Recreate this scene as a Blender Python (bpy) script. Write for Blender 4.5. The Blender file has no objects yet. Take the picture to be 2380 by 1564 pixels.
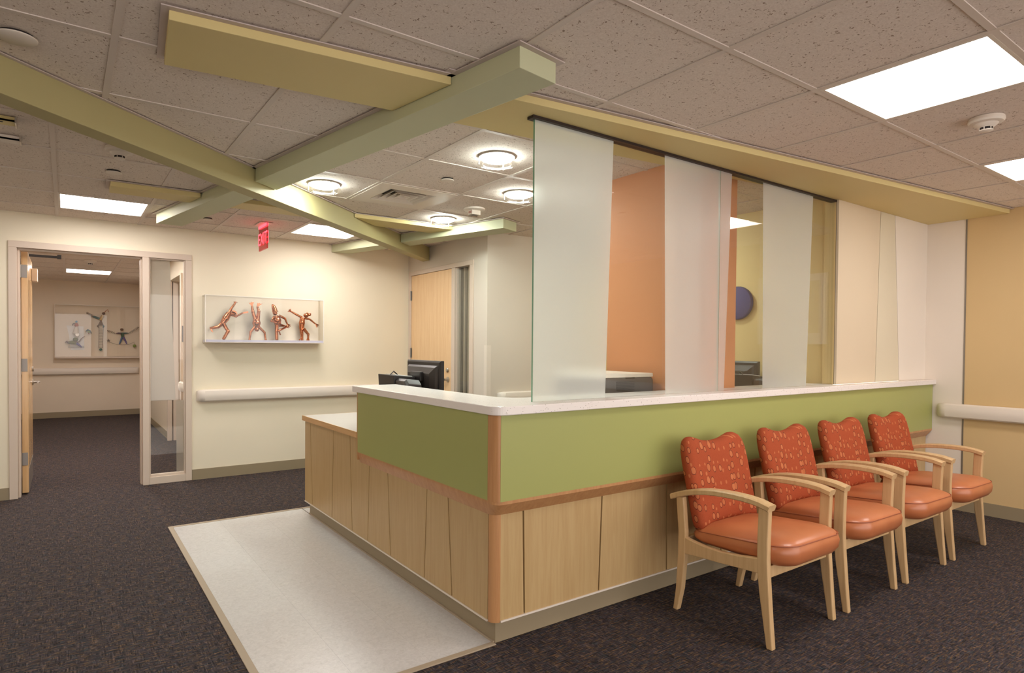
import bpy, bmesh, math, random
from mathutils import Vector, Matrix
random.seed(11)
S = bpy.context.scene
COL = S.collection

# ------------------------------------------------------------------ camera, world, exposure
F_PX, YAW, PITCH, ROLL = 1435.17, 0.956527, -0.017237, 0.007398
CX, CY, CAM_H = 1162.26, 828.0, 1.31555
def cam_axes():
    cy, sy, cp, sp = math.cos(YAW), math.sin(YAW), math.cos(PITCH), math.sin(PITCH)
    fwd = Vector((cy*cp, sy*cp, sp)); r0 = Vector((sy, -cy, 0)); u0 = r0.cross(fwd)
    r = r0*math.cos(ROLL) + u0*math.sin(ROLL); u = -r0*math.sin(ROLL) + u0*math.cos(ROLL)
    return r, u, fwd
cd = bpy.data.cameras.new('camera'); cam = bpy.data.objects.new('camera', cd); COL.objects.link(cam)
r_, u_, f_ = cam_axes()
cam.matrix_world = Matrix(((r_.x, u_.x, -f_.x, 0), (r_.y, u_.y, -f_.y, 0), (r_.z, u_.z, -f_.z, CAM_H), (0, 0, 0, 1)))
cd.sensor_fit = 'HORIZONTAL'; cd.sensor_width = 36.0; cd.lens = F_PX/2380*36
cd.shift_x = (1190-CX)/2380; cd.shift_y = (CY-782)/2380; cd.clip_start = 0.02
S.camera = cam
w = bpy.data.worlds.new('world'); S.world = w; w.use_nodes = True
w.node_tree.nodes['Background'].inputs[0].default_value = (1, 0.92, 0.87, 1)
w.node_tree.nodes['Background'].inputs[1].default_value = 2.4
S.view_settings.view_transform = 'Standard'; S.view_settings.look = 'None'
S.view_settings.exposure = 0.28; S.view_settings.gamma = 1.0; S.view_settings.use_curve_mapping = False
cy_ = S.cycles
cy_.use_denoising = True
cy_.max_bounces = 12; cy_.diffuse_bounces = 8; cy_.glossy_bounces = 5; cy_.transmission_bounces = 8; cy_.transparent_max_bounces = 12
cy_.sample_clamp_indirect = 6.0; cy_.caustics_reflective = False
TROFFER, DOWNLIGHT = 21.5, 122.0                       # lens radiance of the square troffers and the round downlights
WARM, COOL = (1.0, 0.925, 0.88), (0.92, 1.0, 0.92)

# ------------------------------------------------------------------ measured room (metres)
C = 2.398                # suspended ceiling
YW = 6.548               # wall with the copper figures
XO = 5.960               # orange wall
XD = 3.296               # wall with the maple door
YR = 4.893               # short wall behind the desk
YC = 13.219              # far end of the corridor

# ------------------------------------------------------------------ materials
def L(r, g, b):
    f = lambda c: c/12.92 if c <= .04045 else ((c+.055)/1.055)**2.4
    return (f(r/255), f(g/255), f(b/255), 1)
def M(name, color, rough=.6, metal=0.0, spec=.5, **kw):
    m = bpy.data.materials.new(name); m.use_nodes = True
    b = m.node_tree.nodes['Principled BSDF']
    b.inputs['Base Color'].default_value = color; b.inputs['Roughness'].default_value = rough
    b.inputs['Metallic'].default_value = metal; b.inputs['Specular IOR Level'].default_value = spec
    for k, v in kw.items(): b.inputs[k].default_value = v
    return m
class NT:
    def __init__(s, m): s.t = m.node_tree; s.b = s.t.nodes.get('Principled BSDF')
    def n(s, typ, **kw):
        x = s.t.nodes.new(typ)
        for k, v in kw.items(): setattr(x, k, v)
        return x
    def l(s, a, b): s.t.links.new(a, b)
    def pos(s, scale=(1, 1, 1), obj=False, rot=(0, 0, 0)):
        o = s.n('ShaderNodeTexCoord').outputs['Object'] if obj else s.n('ShaderNodeNewGeometry').outputs['Position']
        mp = s.n('ShaderNodeMapping'); mp.inputs['Scale'].default_value = scale; mp.inputs['Rotation'].default_value = rot
        s.l(o, mp.inputs['Vector']); return mp.outputs[0]
    def noise(s, vec, scale=1., detail=2., rough=.5, dist=0.):
        x = s.n('ShaderNodeTexNoise'); x.inputs['Scale'].default_value = scale; x.inputs['Detail'].default_value = detail
        x.inputs['Roughness'].default_value = rough; x.inputs['Distortion'].default_value = dist
        s.l(vec, x.inputs['Vector']); return x.outputs['Fac']
    def ramp(s, fac, stops, interp='LINEAR'):
        x = s.n('ShaderNodeValToRGB'); x.color_ramp.interpolation = interp
        e = x.color_ramp.elements
        while len(e) < len(stops): e.new(.5)
        for el, (p, c) in zip(e, stops): el.position = p; el.color = c
        s.l(fac, x.inputs[0]); return x.outputs[0]
    def mix(s, fac, a, b, blend='MIX'):
        x = s.n('ShaderNodeMix', data_type='RGBA', blend_type=blend)
        for val, i in ((fac, 0), (a, 6), (b, 7)):
            if hasattr(val, 'node'): s.l(val, x.inputs[i])
            else: x.inputs[i].default_value = val
        return x.outputs[2]
    def math(s, op, a, b=0., c=None):
        x = s.n('ShaderNodeMath', operation=op)
        for i, v in enumerate((a, b)):
            if hasattr(v, 'node'): s.l(v, x.inputs[i])
            else: x.inputs[i].default_value = v
        return x.outputs[0]
    def bump(s, h, strength=.2, dist=.002):
        x = s.n('ShaderNodeBump'); x.inputs['Strength'].default_value = strength; x.inputs['Distance'].default_value = dist
        s.l(h, x.inputs['Height']); s.l(x.outputs[0], s.b.inputs['Normal'])

def paint(name, color, rough=.55):
    m = M(name, color, rough, spec=.35); t = NT(m)
    n = t.noise(t.pos(), 220, 2); t.bump(n, .06, .001)
    n2 = t.noise(t.pos(), 1.3, 2)
    dark = tuple(c*.95 for c in color[:3])+(1,)
    t.l(t.ramp(n2, [(.3, dark), (.7, color)]), t.b.inputs['Base Color']); return m
def wood(name, light, dark, rough=.38, axis='z', k=1.0):
    m = M(name, light, rough, spec=.4); t = NT(m)
    sc = {'z': (22, 22, 1.2), 'x': (1.2, 22, 22), 'y': (22, 1.2, 22)}[axis]
    a = t.noise(t.pos(sc), 2.2*k, 4, .55, .6); b = t.noise(t.pos(tuple(v*4 for v in sc)), 3*k, 2)
    f = t.math('ADD', t.math('MULTIPLY', a, .75), t.math('MULTIPLY', b, .25))
    t.l(t.ramp(f, [(.34, dark), (.62, light)]), t.b.inputs['Base Color']); t.bump(b, .04, .001); return m

m_cream = paint('cream_paint', L(238, 229, 206)); m_white = paint('white_paint', L(231, 222, 210))
m_orange = paint('apricot_paint', L(214, 186, 138)); m_peach = paint('peach_panel_paint', L(212, 196, 170))
m_ivory = paint('ivory_panel_paint', L(214, 204, 180)); m_terra = paint('terracotta_paint', L(196, 130, 88))
m_yellow = paint('yellow_paint', L(216, 190, 134)); m_hall = paint('hall_paint', L(232, 218, 198))
m_soffit = paint('olive_yellow_paint', L(218, 200, 142)); m_beam = paint('olive_beam_paint', L(174, 164, 118))
m_beamg = paint('sage_beam_paint', L(196, 198, 164))
m_rear = paint('rear_wall_paint', L(216, 207, 194))
m_green = M('green_laminate', L(160, 164, 98), .38, spec=.4)
m_frame = M('taupe_frame_paint', L(212, 196, 180), .42); m_base = M('taupe_vinyl_base', L(150, 136, 110), .5)
m_rail = M('ivory_vinyl_rail', L(226, 217, 206), .42); m_black = M('black_plastic', L(34, 30, 29), .42)
m_dgrey = M('charcoal_plastic', L(74, 69, 68), .5); m_dark = M('dark_reveal', L(44, 42, 46), .7)
m_lamin = M('grey_laminate', L(186, 180, 174), .45); m_paper = M('white_paper', L(236, 234, 232), .8)
m_steel = M('brushed_steel', L(190, 184, 176), .32, 1.0); m_dullsteel = M('dull_steel_plate', L(150, 144, 138), .45, .8)
m_wplast = M('white_plastic', L(222, 212, 200), .45); m_tbar = M('painted_grid_steel', L(214, 202, 192), .5)
m_trimg = M('pale_edge_trim', L(196, 182, 176), .5); m_track = M('dark_bronze_track', L(48, 36, 32), .45, .3)
m_blue = M('blue_felt', L(72, 70, 118), .8); m_void = M('duct_black', L(40, 32, 30), .9)
m_tan = M('tan_transition_strip', L(168, 152, 130), .5); m_shelf = M('bluish_white_acrylic', L(214, 214, 236), .35)
m_wood = wood('maple_panel', L(190, 162, 116), L(180, 150, 104))
m_woodb = wood('maple_edge', L(190, 142, 96), L(176, 126, 82)); m_woody = wood('maple_edge_long', L(212, 170, 118), L(194, 150, 100), axis='y')
m_door = wood('maple_door', L(236, 204, 160), L(226, 188, 142), .4, k=.7)
m_chairw = wood('beech_chair_wood', L(206, 174, 130), L(195, 161, 117), .36)

def carpet():
    m = M('carpet', L(60, 54, 58), .9, spec=.15, **{'Sheen Weight': .025, 'Sheen Roughness': .45}); t = NT(m)
    a = t.noise(t.pos((9, 95, 1)), 1.6, 2, .6); b = t.noise(t.pos((95, 9, 1)), 1.6, 2, .6)
    blk = t.noise(t.pos((26, 26, 1)), 1.3, 2); k = t.math('GREATER_THAN', blk, .5)
    f = t.mix(k, a, b)
    hue = t.noise(t.pos((14, 60, 1)), 1.7, 3, .7)
    c1 = t.ramp(hue, [(.26, L(52, 58, 88)), (.37, L(64, 76, 76)), (.46, L(76, 66, 76)), (.54, L(92, 80, 78)), (.60, L(122, 100, 68)), (.66, L(116, 80, 66)), (.74, L(78, 76, 100))])
    sh = t.ramp(f, [(.33, (.12, .12, .14, 1)), (.5, (.46, .46, .47, 1)), (.70, (1.15, 1.12, 1.1, 1))])
    t.l(t.mix(1.0, c1, sh, 'MULTIPLY'), t.b.inputs['Base Color']); t.bump(f, .5, .004); return m
m_carpet = carpet()
def vct():
    m = M('vinyl_tile', L(196, 190, 182), .22, spec=.5); t = NT(m)
    a = t.noise(t.pos(), 46, 5, .7, 1.2); c = t.noise(t.pos(), 2.2, 2)
    col = t.ramp(a, [(.3, L(196, 194, 192)), (.5, L(208, 206, 205)), (.66, L(216, 214, 212))])
    t.l(t.mix(t.math('MULTIPLY', c, .25), col, L(206, 206, 206)), t.b.inputs['Base Color'])
    r = t.n('ShaderNodeMapRange'); t.l(c, r.inputs[0]); r.inputs[3].default_value = .16; r.inputs[4].default_value = .32
    t.l(r.outputs[0], t.b.inputs['Roughness']); return m
m_vct = vct()
def tile():
    m = M('mineral_fibre_tile', L(206, 192, 178), .95, spec=.1); t = NT(m)
    dn = t.n('ShaderNodeTexNoise'); dn.inputs['Scale'].default_value = 46; dn.inputs['Detail'].default_value = 2
    t.l(t.pos(), dn.inputs['Vector'])
    vm = t.n('ShaderNodeVectorMath', operation='MULTIPLY_ADD'); t.l(dn.outputs['Color'], vm.inputs[0]); vm.inputs[1].default_value = (.045, .045, .0); t.l(t.pos(), vm.inputs[2])
    v = t.n('ShaderNodeTexVoronoi'); v.inputs['Scale'].default_value = 105; v.inputs['Randomness'].default_value = 1; t.l(vm.outputs[0], v.inputs['Vector'])
    sep = t.n('ShaderNodeSeparateColor'); t.l(v.outputs['Color'], sep.inputs[0])
    rad = t.math('MULTIPLY', t.math('SUBTRACT', sep.outputs[0], .42), .66)
    spot = t.math('LESS_THAN', v.outputs['Distance'], rad)
    g = t.noise(t.pos(), 160, 3)
    base = t.ramp(g, [(.3, L(216, 203, 192)), (.65, L(230, 219, 209))])
    t.l(t.mix(spot, base, L(160, 141, 126)), t.b.inputs['Base Color'])
    t.bump(t.math('SUBTRACT', g, spot), .35, .003); return m
m_tile = tile()
def quartz():
    m = M('white_speckled_quartz', L(232, 226, 222), .25, spec=.5); t = NT(m)
    v = t.n('ShaderNodeTexVoronoi'); v.inputs['Scale'].default_value = 150; t.l(t.pos(), v.inputs['Vector'])
    sep = t.n('ShaderNodeSeparateColor'); t.l(v.outputs['Color'], sep.inputs[0])
    k = t.math('MULTIPLY', t.math('LESS_THAN', v.outputs['Distance'], .3), t.math('GREATER_THAN', sep.outputs[0], .86))
    t.l(t.mix(k, L(232, 226, 222), L(176, 168, 160)), t.b.inputs['Base Color']); return m
m_quartz = quartz()
def ovals():
    m = M('orange_oval_fabric', L(208, 98, 56), .85, spec=.2); t = NT(m)
    o = t.n('ShaderNodeTexCoord').outputs['Object']; sx = t.n('ShaderNodeSeparateXYZ'); t.l(o, sx.inputs[0])
    cb = t.n('ShaderNodeCombineXYZ'); dp = t.math('MAXIMUM', t.math('SUBTRACT', t.math('SUBTRACT', sx.outputs[1], t.math('MULTIPLY', sx.outputs[2], .235)), .0263), 0.0)
    uu = t.math('ADD', sx.outputs[0], t.math('MULTIPLY', t.math('SIGN', sx.outputs[0]), dp))
    t.l(t.math('MULTIPLY', uu, 25), cb.inputs[0]); t.l(t.math('MULTIPLY', sx.outputs[2], 18), cb.inputs[1])
    v = t.n('ShaderNodeTexVoronoi', voronoi_dimensions='2D'); v.inputs['Scale'].default_value = 1; v.inputs['Randomness'].default_value = .75; t.l(cb.outputs[0], v.inputs['Vector'])
    sep = t.n('ShaderNodeSeparateColor'); t.l(v.outputs['Color'], sep.inputs[0])
    r = t.math('ADD', t.math('MULTIPLY', sep.outputs[1], .22), .11)
    inn = t.math('LESS_THAN', v.outputs['Distance'], r); out = t.math('LESS_THAN', v.outputs['Distance'], t.math('ADD', r, .065))
    big = t.math('GREATER_THAN', sep.outputs[1], .4)
    ring = t.math('MULTIPLY', t.math('SUBTRACT', out, inn), big)
    weave = t.noise(t.pos((1, 1, 1), True), 420, 2)
    base = t.ramp(weave, [(.3, L(150, 68, 40)), (.7, L(166, 80, 48))])
    c = t.mix(inn, base, t.mix(sep.outputs[0], L(178, 102, 64), L(190, 114, 74))); c = t.mix(ring, c, L(106, 50, 36))
    t.l(c, t.b.inputs['Base Color']); t.bump(weave, .25, .001); return m
m_oval = ovals()
def vinyl():
    m = M('orange_vinyl', L(184, 112, 78), .34, spec=.65); t = NT(m)
    t.bump(t.noise(t.pos((1, 1, 1), True), 260, 3), .12, .001)
    c = t.noise(t.pos((1, 1, 1), True), 9, 2); t.l(t.ramp(c, [(.3, L(180, 106, 66)), (.7, L(190, 116, 74))]), t.b.inputs['Base Color']); return m
m_vinyl = vinyl()
m_seam = M('orange_vinyl_piping', L(156, 86, 58), .45)
def copper():
    m = M('copper', L(206, 136, 100), .22, 1.0); t = NT(m)
    c = t.noise(t.pos(), 40, 3); t.l(t.ramp(c, [(.3, L(180, 106, 74)), (.7, L(220, 152, 116))]), t.b.inputs['Base Color']); return m
m_copper = copper()
def emis(name, color, strength):
    m = bpy.data.materials.new(name); m.use_nodes = True; t = m.node_tree; t.nodes.clear()
    o = t.nodes.new('ShaderNodeOutputMaterial'); e = t.nodes.new('ShaderNodeEmission')
    e.inputs[0].default_value = tuple(color)+(1,); e.inputs[1].default_value = strength; t.links.new(e.outputs[0], o.inputs[0]); return m
m_lens = emis('troffer_lens', WARM, TROFFER); m_dlens = emis('downlight_lens', COOL, DOWNLIGHT)
m_exit = emis('exit_letters_lit', (1.0, .10, .13), 2.0)
def glass(name, tint=(.97, .985, .975), f0=1.0):
    m = bpy.data.materials.new(name); m.use_nodes = True; t = m.node_tree; t.nodes.clear()
    n = t.nodes.new; o = n('ShaderNodeOutputMaterial'); tr = n('ShaderNodeBsdfTransparent'); gl = n('ShaderNodeBsdfGlossy'); fr = n('ShaderNodeFresnel'); mx = n('ShaderNodeMixShader')
    tr.inputs[0].default_value = tint+(1,); gl.inputs['Roughness'].default_value = 0.0; 
    ge = n('ShaderNodeNewGeometry'); mr = n('ShaderNodeMapRange'); mr.inputs[3].default_value = 1.45; mr.inputs[4].default_value = 1/1.45; t.links.new(ge.outputs['Backfacing'], mr.inputs[0]); t.links.new(mr.outputs[0], fr.inputs[0])
    mu = n('ShaderNodeMath'); mu.operation = 'MULTIPLY'; mu.inputs[1].default_value = f0; t.links.new(fr.outputs[0], mu.inputs[0])
    t.links.new(mu.outputs[0], mx.inputs[0]); t.links.new(tr.outputs[0], mx.inputs[1]); t.links.new(gl.outputs[0], mx.inputs[2]); t.links.new(mx.outputs[0], o.inputs[0]); return m
m_glass = glass('clear_glass'); m_acryl = glass('clear_acrylic', (.985, .98, .97), .9)
def frosted(name, white, k, rough=.42):
    m = bpy.data.materials.new(name); m.use_nodes = True; t = m.node_tree; t.nodes.clear()
    n = t.nodes.new; o = n('ShaderNodeOutputMaterial'); rf = n('ShaderNodeBsdfRefraction'); df = n('ShaderNodeBsdfDiffuse'); tl = n('ShaderNodeBsdfTranslucent')
    rf.inputs['Color'].default_value = (.97, .985, .965, 1); rf.inputs['Roughness'].default_value = rough; rf.inputs['IOR'].default_value = 1.12
    df.inputs[0].default_value = white; tl.inputs[0].default_value = white
    a = n('ShaderNodeMixShader'); a.inputs[0].default_value = .5; t.links.new(df.outputs[0], a.inputs[1]); t.links.new(tl.outputs[0], a.inputs[2])
    b = n('ShaderNodeMixShader'); b.inputs[0].default_value = k; t.links.new(rf.outputs[0], b.inputs[1]); t.links.new(a.outputs[0], b.inputs[2]); t.links.new(b.outputs[0], o.inputs[0]); return m
m_frost = frosted('frosted_film', (.97, .96, .94, 1), .32, .45); m_frost2 = frosted('frosted_film_door', (.66, .59, .53, 1), .4)
m_gedge = M('green_glass_edge', L(120, 172, 146), .2, spec=.6)

# ------------------------------------------------------------------ mesh builder
class MB:
    def __init__(s): s.v = []; s.f = []; s.m = []
    def add(s, vs, fs, m=0):
        o = len(s.v); s.v += [tuple(v) for v in vs]; s.f += [tuple(i+o for i in f) for f in fs]; s.m += [m]*len(fs); return s
    def box(s, x0, x1, y0, y1, z0, z1, m=0):
        vs = [(x, y, z) for z in (z0, z1) for y in (y0, y1) for x in (x0, x1)]
        return s.add(vs, [(0, 2, 3, 1), (4, 5, 7, 6), (0, 1, 5, 4), (2, 6, 7, 3), (0, 4, 6, 2), (1, 3, 7, 5)], m)
    def prism(s, poly, lo, hi, axis='z', m=0):
        mk = {'z': lambda p, h: (p[0], p[1], h), 'x': lambda p, h: (h, p[0], p[1]), 'y': lambda p, h: (p[0], h, p[1])}[axis]
        n = len(poly); vs = [mk(p, lo) for p in poly]+[mk(p, hi) for p in poly]
        return s.add(vs, [tuple(range(n))[::-1], tuple(range(n, 2*n))]+[(i, (i+1) % n, n+(i+1) % n, n+i) for i in range(n)], m)
    def loft(s, loops, caps=(True, True), closed=True, m=0):
        n = len(loops[0]); vs = [v for lp in loops for v in lp]; fs = []
        for k in range(len(loops)-1):
            for i in range(n if closed else n-1):
                j = (i+1) % n; fs.append((k*n+i, k*n+j, (k+1)*n+j, (k+1)*n+i))
        if caps[0]: fs.append(tuple(range(n))[::-1])
        if caps[1]: fs.append(tuple(range((len(loops)-1)*n, len(loops)*n)))
        return s.add(vs, fs, m)
    def tube(s, pts, r, n=8, m=0):
        pts = [Vector(p) for p in pts]; rs = r if isinstance(r, (list, tuple)) else [r]*len(pts); loops = []; up = None
        for i, p in enumerate(pts):
            d = (pts[min(i+1, len(pts)-1)]-pts[max(i-1, 0)]).normalized()
            if up is None: up = d.orthogonal().normalized()
            up = (up-d*up.dot(d)).normalized(); sd = d.cross(up)
            loops.append([p+(up*math.cos(a)+sd*math.sin(a))*rs[i] for a in [2*math.pi*q/n for q in range(n)]])
        return s.loft(loops, m=m)
    def ball(s, c, r, n=12, k=8, m=0):
        if not isinstance(r, (list, tuple)): r = (r, r, r)
        loops = []
        for i in range(1, k):
            a = math.pi*i/k; loops.append([(c[0]+r[0]*math.sin(a)*math.cos(2*math.pi*j/n), c[1]+r[1]*math.sin(a)*math.sin(2*math.pi*j/n), c[2]-r[2]*math.cos(a)) for j in range(n)])
        return s.loft(loops, m=m)
    def lathe(s, prof, c, n=24, axis='z', m=0, caps=(True, True)):
        loops = []
        for rr, h in prof:
            lp = []
            for j in range(n):
                a = 2*math.pi*j/n; p, q = rr*math.cos(a), rr*math.sin(a)
                lp.append({'z': (c[0]+p, c[1]+q, c[2]+h), 'y': (c[0]+p, c[1]+h, c[2]+q), 'x': (c[0]+h, c[1]+p, c[2]+q)}[axis])
            loops.append(lp)
        return s.loft(loops, caps, m=m)
    def base(s):
        xs = [v[0] for v in s.v]; ys = [v[1] for v in s.v]; zs = [v[2] for v in s.v]
        return Vector(((min(xs)+max(xs))/2, (min(ys)+max(ys))/2, min(zs)))
    def mesh(s, name, mats, off=(0, 0, 0), smooth=None):
        me = bpy.data.meshes.new(name); o = Vector(off)
        me.from_pydata([tuple(Vector(v)-o) for v in s.v], [], s.f)
        for mt in (mats if isinstance(mats, (list, tuple)) else [mats]): me.materials.append(mt)
        for p, i in zip(me.polygons, s.m): p.material_index = i
        bm = bmesh.new(); bm.from_mesh(me); bmesh.ops.recalc_face_normals(bm, faces=bm.faces); bm.to_mesh(me); bm.free()
        if smooth is not None:
            for p in me.polygons: p.use_smooth = True
            me.set_sharp_from_angle(angle=math.radians(smooth))
        me.update(); return me
WL = {}
def link(name, me, parent=None, loc=None, bevel=None):
    o = bpy.data.objects.new(name, me); COL.objects.link(o)
    if parent is not None: o.parent = parent
    if loc is not None: o.location = loc
    if bevel:
        b = o.modifiers.new('soft_edge', 'BEVEL'); b.width = bevel; b.segments = 2; b.limit_method = 'ANGLE'; b.angle_limit = math.radians(40)
    return o
def thing(name, label, cat, loc=(0, 0, 0), group=None, kind=None):
    o = bpy.data.objects.new(name, None); COL.objects.link(o); o.location = loc; o.empty_display_size = .1
    if label: o['label'] = label
    if cat: o['category'] = cat
    if group: o['group'] = group
    if kind: o['kind'] = kind
    WL[o] = Vector(loc); return o
def part(name, mb, mats, parent, smooth=None, bevel=None, label=None):
    o = link(name, mb.mesh(name, mats, WL[parent], smooth), parent, bevel=bevel); WL[o] = WL[parent]
    if label: o['label'] = label
    return o
def solo(name, mb, mats, label, cat, group=None, smooth=None, bevel=None, kind=None):
    c = mb.base(); o = link(name, mb.mesh(name, mats, c, smooth), None, c, bevel); WL[o] = c
    if label: o['label'] = label
    if cat: o['category'] = cat
    if group: o['group'] = group
    if kind: o['kind'] = kind
    return o
def struct(name, mb, mats, parent=None, **k):
    if parent is not None: return part(name, mb, mats, parent, **k)
    o = link(name, mb.mesh(name, mats, (0, 0, 0), k.get('smooth'))); o['kind'] = 'structure'; WL[o] = Vector((0, 0, 0)); return o
def kids(o): return [c for c in bpy.data.objects if c.parent == o]
def dup(o, delta, label=None, parent=None):
    c = o.copy(); COL.objects.link(c)
    if parent is None: c.location = Vector(o.location)+Vector(delta); WL[c] = WL[o]+Vector(delta)
    else: c.parent = parent; WL[c] = WL[parent]
    if label: c['label'] = label
    for ch in kids(o): dup(ch, (0, 0, 0), None, c)
    return c
def clip(poly, a, b, c):
    """keep a*x+b*y<=c"""
    out = []
    for i in range(len(poly)):
        p, q = poly[i], poly[(i+1) % len(poly)]; dp, dq = a*p[0]+b*p[1]-c, a*q[0]+b*q[1]-c
        if dp <= 0: out.append(p)
        if (dp < 0 < dq) or (dq < 0 < dp):
            t = dp/(dp-dq); out.append((p[0]+t*(q[0]-p[0]), p[1]+t*(q[1]-p[1])))
    return out
def area(p): return abs(sum(p[i][0]*p[(i+1) % len(p)][1]-p[(i+1) % len(p)][0]*p[i][1] for i in range(len(p))))/2
def arc(cx, cy, rx, ry, a0, a1, n=6): return [(cx+rx*math.cos(math.radians(a0+(a1-a0)*i/n)), cy+ry*math.sin(math.radians(a0+(a1-a0)*i/n))) for i in range(n+1)]

# ------------------------------------------------------------------ setting: floor, walls
fl = struct('floor', MB().box(-3, 6.3, -3, 13.5, -.06, 0), m_carpet)
VX0, VX1, VY0, VY1 = .628, 1.548, 2.232, 4.915
tw, first = .3048, None
y = VY1
while y > VY0+.01:
    x = VX0
    while x < VX1-.01:
        x1, y0 = min(x+tw, VX1), max(y-tw, VY0)
        part('vinyl_tile', MB().box(x+.0002, x1-.0002, y0+.0002, y-.0002, 0, .003), m_vct, fl)
        x += tw
    y -= tw
part('vinyl_tile', MB().box(VX1+.0004, 1.86, 4.737, VY1, 0, .003), m_vct, fl)
part('transition_strip', MB().prism([(.596, VY0-.03), (.628, VY0-.03), (.628, VY1+.03), (.596, VY1+.03)], 0, .006), m_tan, fl, bevel=.002)
part('transition_strip', MB().box(.628, 1.86, VY1, VY1+.03, 0, .006), m_tan, fl, bevel=.002)
part('transition_strip', MB().box(.628, 1.545, VY0-.03, VY0, 0, .006), m_tan, fl, bevel=.002)

T = .12
struct('wall_left', MB().box(-3, -.345, YW, YW+T, 0, 2.6).box(.96, XD+.2, YW, YW+T, 0, 2.6).box(-.345, .96, YW, YW+T, 2.13, 2.6), m_cream)
struct('wall_right', MB().box(XO, XO+T, -2.6, 1.918, 0, 2.6), m_orange)
wc = struct('wall_corner', MB().box(XO, XO+T, 1.926, 2.4, 0, 2.6), m_white)
struct('trim_1', MB().box(XO-.004, XO+.05, 1.917, 1.927, 0, C), m_dullsteel)
wp = struct('wall_panelled', MB().box(4.4685, XO+.05, 2.219, 2.30, 1.058, 2.6), m_yellow)
part('joint_backing', MB().box(4.4685, XO, 2.216, 2.219, 1.058, 2.4), m_dark, wp)
zt, zb = 2.40, 1.058
for nm, mt, tl, tr, bl, br in (('wall_panel', m_peach, 4.468, 5.102, 4.468, 5.055), ('wall_panel', m_ivory, 5.109, 5.340, 5.062, 5.464), ('wall_panel', m_white, 5.347, XO, 5.471, XO)):
    part(nm, MB().prism([(bl, zb), (br, zb), (tr, zt), (tl, zt)], 2.20, 2.216, 'y'), mt, wp)
struct('wall_inner', MB().box(4.52, 4.62, 2.30, YR, 0, 2.6), m_yellow)
struct('wall_rear', MB().box(XD+T, 4.62, YR, YR+T, 0, 2.6), m_rear)
struct('wall_door', MB().box(XD, XD+T, YR+T, 5.13, 0, 2.6).box(XD, XD+T, 6.50, YW, 0, 2.6).box(XD, XD+T, 5.13, 6.50, 2.16, 2.6).box(XD, XD+T, YR, YR+T, 0, 2.6), m_rear)
struct('wall_side', MB().box(-3.12, -3, -2.7, YW+T, 0, 2.6), m_cream)
struct('wall_column', MB().box(2.93, 3.54, 2.385, 2.93, 0, C+.05), m_terra)
# corridor beyond the open door
struct('wall_corridor_end', MB().box(-1.2, 3, YC, YC+T, 0, 2.6), m_hall)
struct('wall_corridor_left', MB().box(-1.1, -.98, YW+T, YC, 0, 2.6), m_hall)
struct('wall_corridor_right', MB().box(1.155, 1.25, 9.42, YC, 0, 2.6).box(1.15, 1.27, YW+T, 8.25, 0, 2.6).box(1.15, 1.27, 8.25, 9.4, 2.15, 2.6).box(1.9, 2.0, 8.0, 9.8, 0, 2.6).box(1.25, 2.0, 9.42, 9.5, 0, 2.6).box(1.27, 2.0, 8.13, 8.25, 0, 2.6), m_hall)
BH = .1
struct('baseboard_left', MB().box(.998, XD, YW-.008, YW, 0, BH).box(-3, -.383, YW-.008, YW, 0, BH), m_base)
struct('baseboard_right', MB().box(XO-.008, XO, -2.6, 2.2, 0, BH), m_base)
struct('baseboard_rear', MB().box(XD, 4.52, YR-.008, YR, 0, BH).box(XD-.008, XD, YR-.008, 5.12, 0, BH), m_base)
struct('baseboard_corridor', MB().box(-.98, 1.155, YC-.008, YC, 0, BH).box(1.147, 1.155, 9.42, YC, 0, BH).box(1.142, 1.15, YW+T, 8.2, 0, BH), m_base)
struct('trim_2', MB().box(1.13, 1.185, 9.36, 9.42, 0, 2.15).box(1.20, 1.26, 9.36, 9.42, 0, 2.15).box(1.13, 1.15, 8.18, 8.27, 0, 2.15), m_frame)
struct('trim_3', MB().prism([(XD-.004, YR-.004), (XD+.045, YR-.004), (XD+.045, YR), (XD, YR), (XD, YR+.045), (XD-.004, YR+.045)], .1, 1.318), m_wplast)

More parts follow.
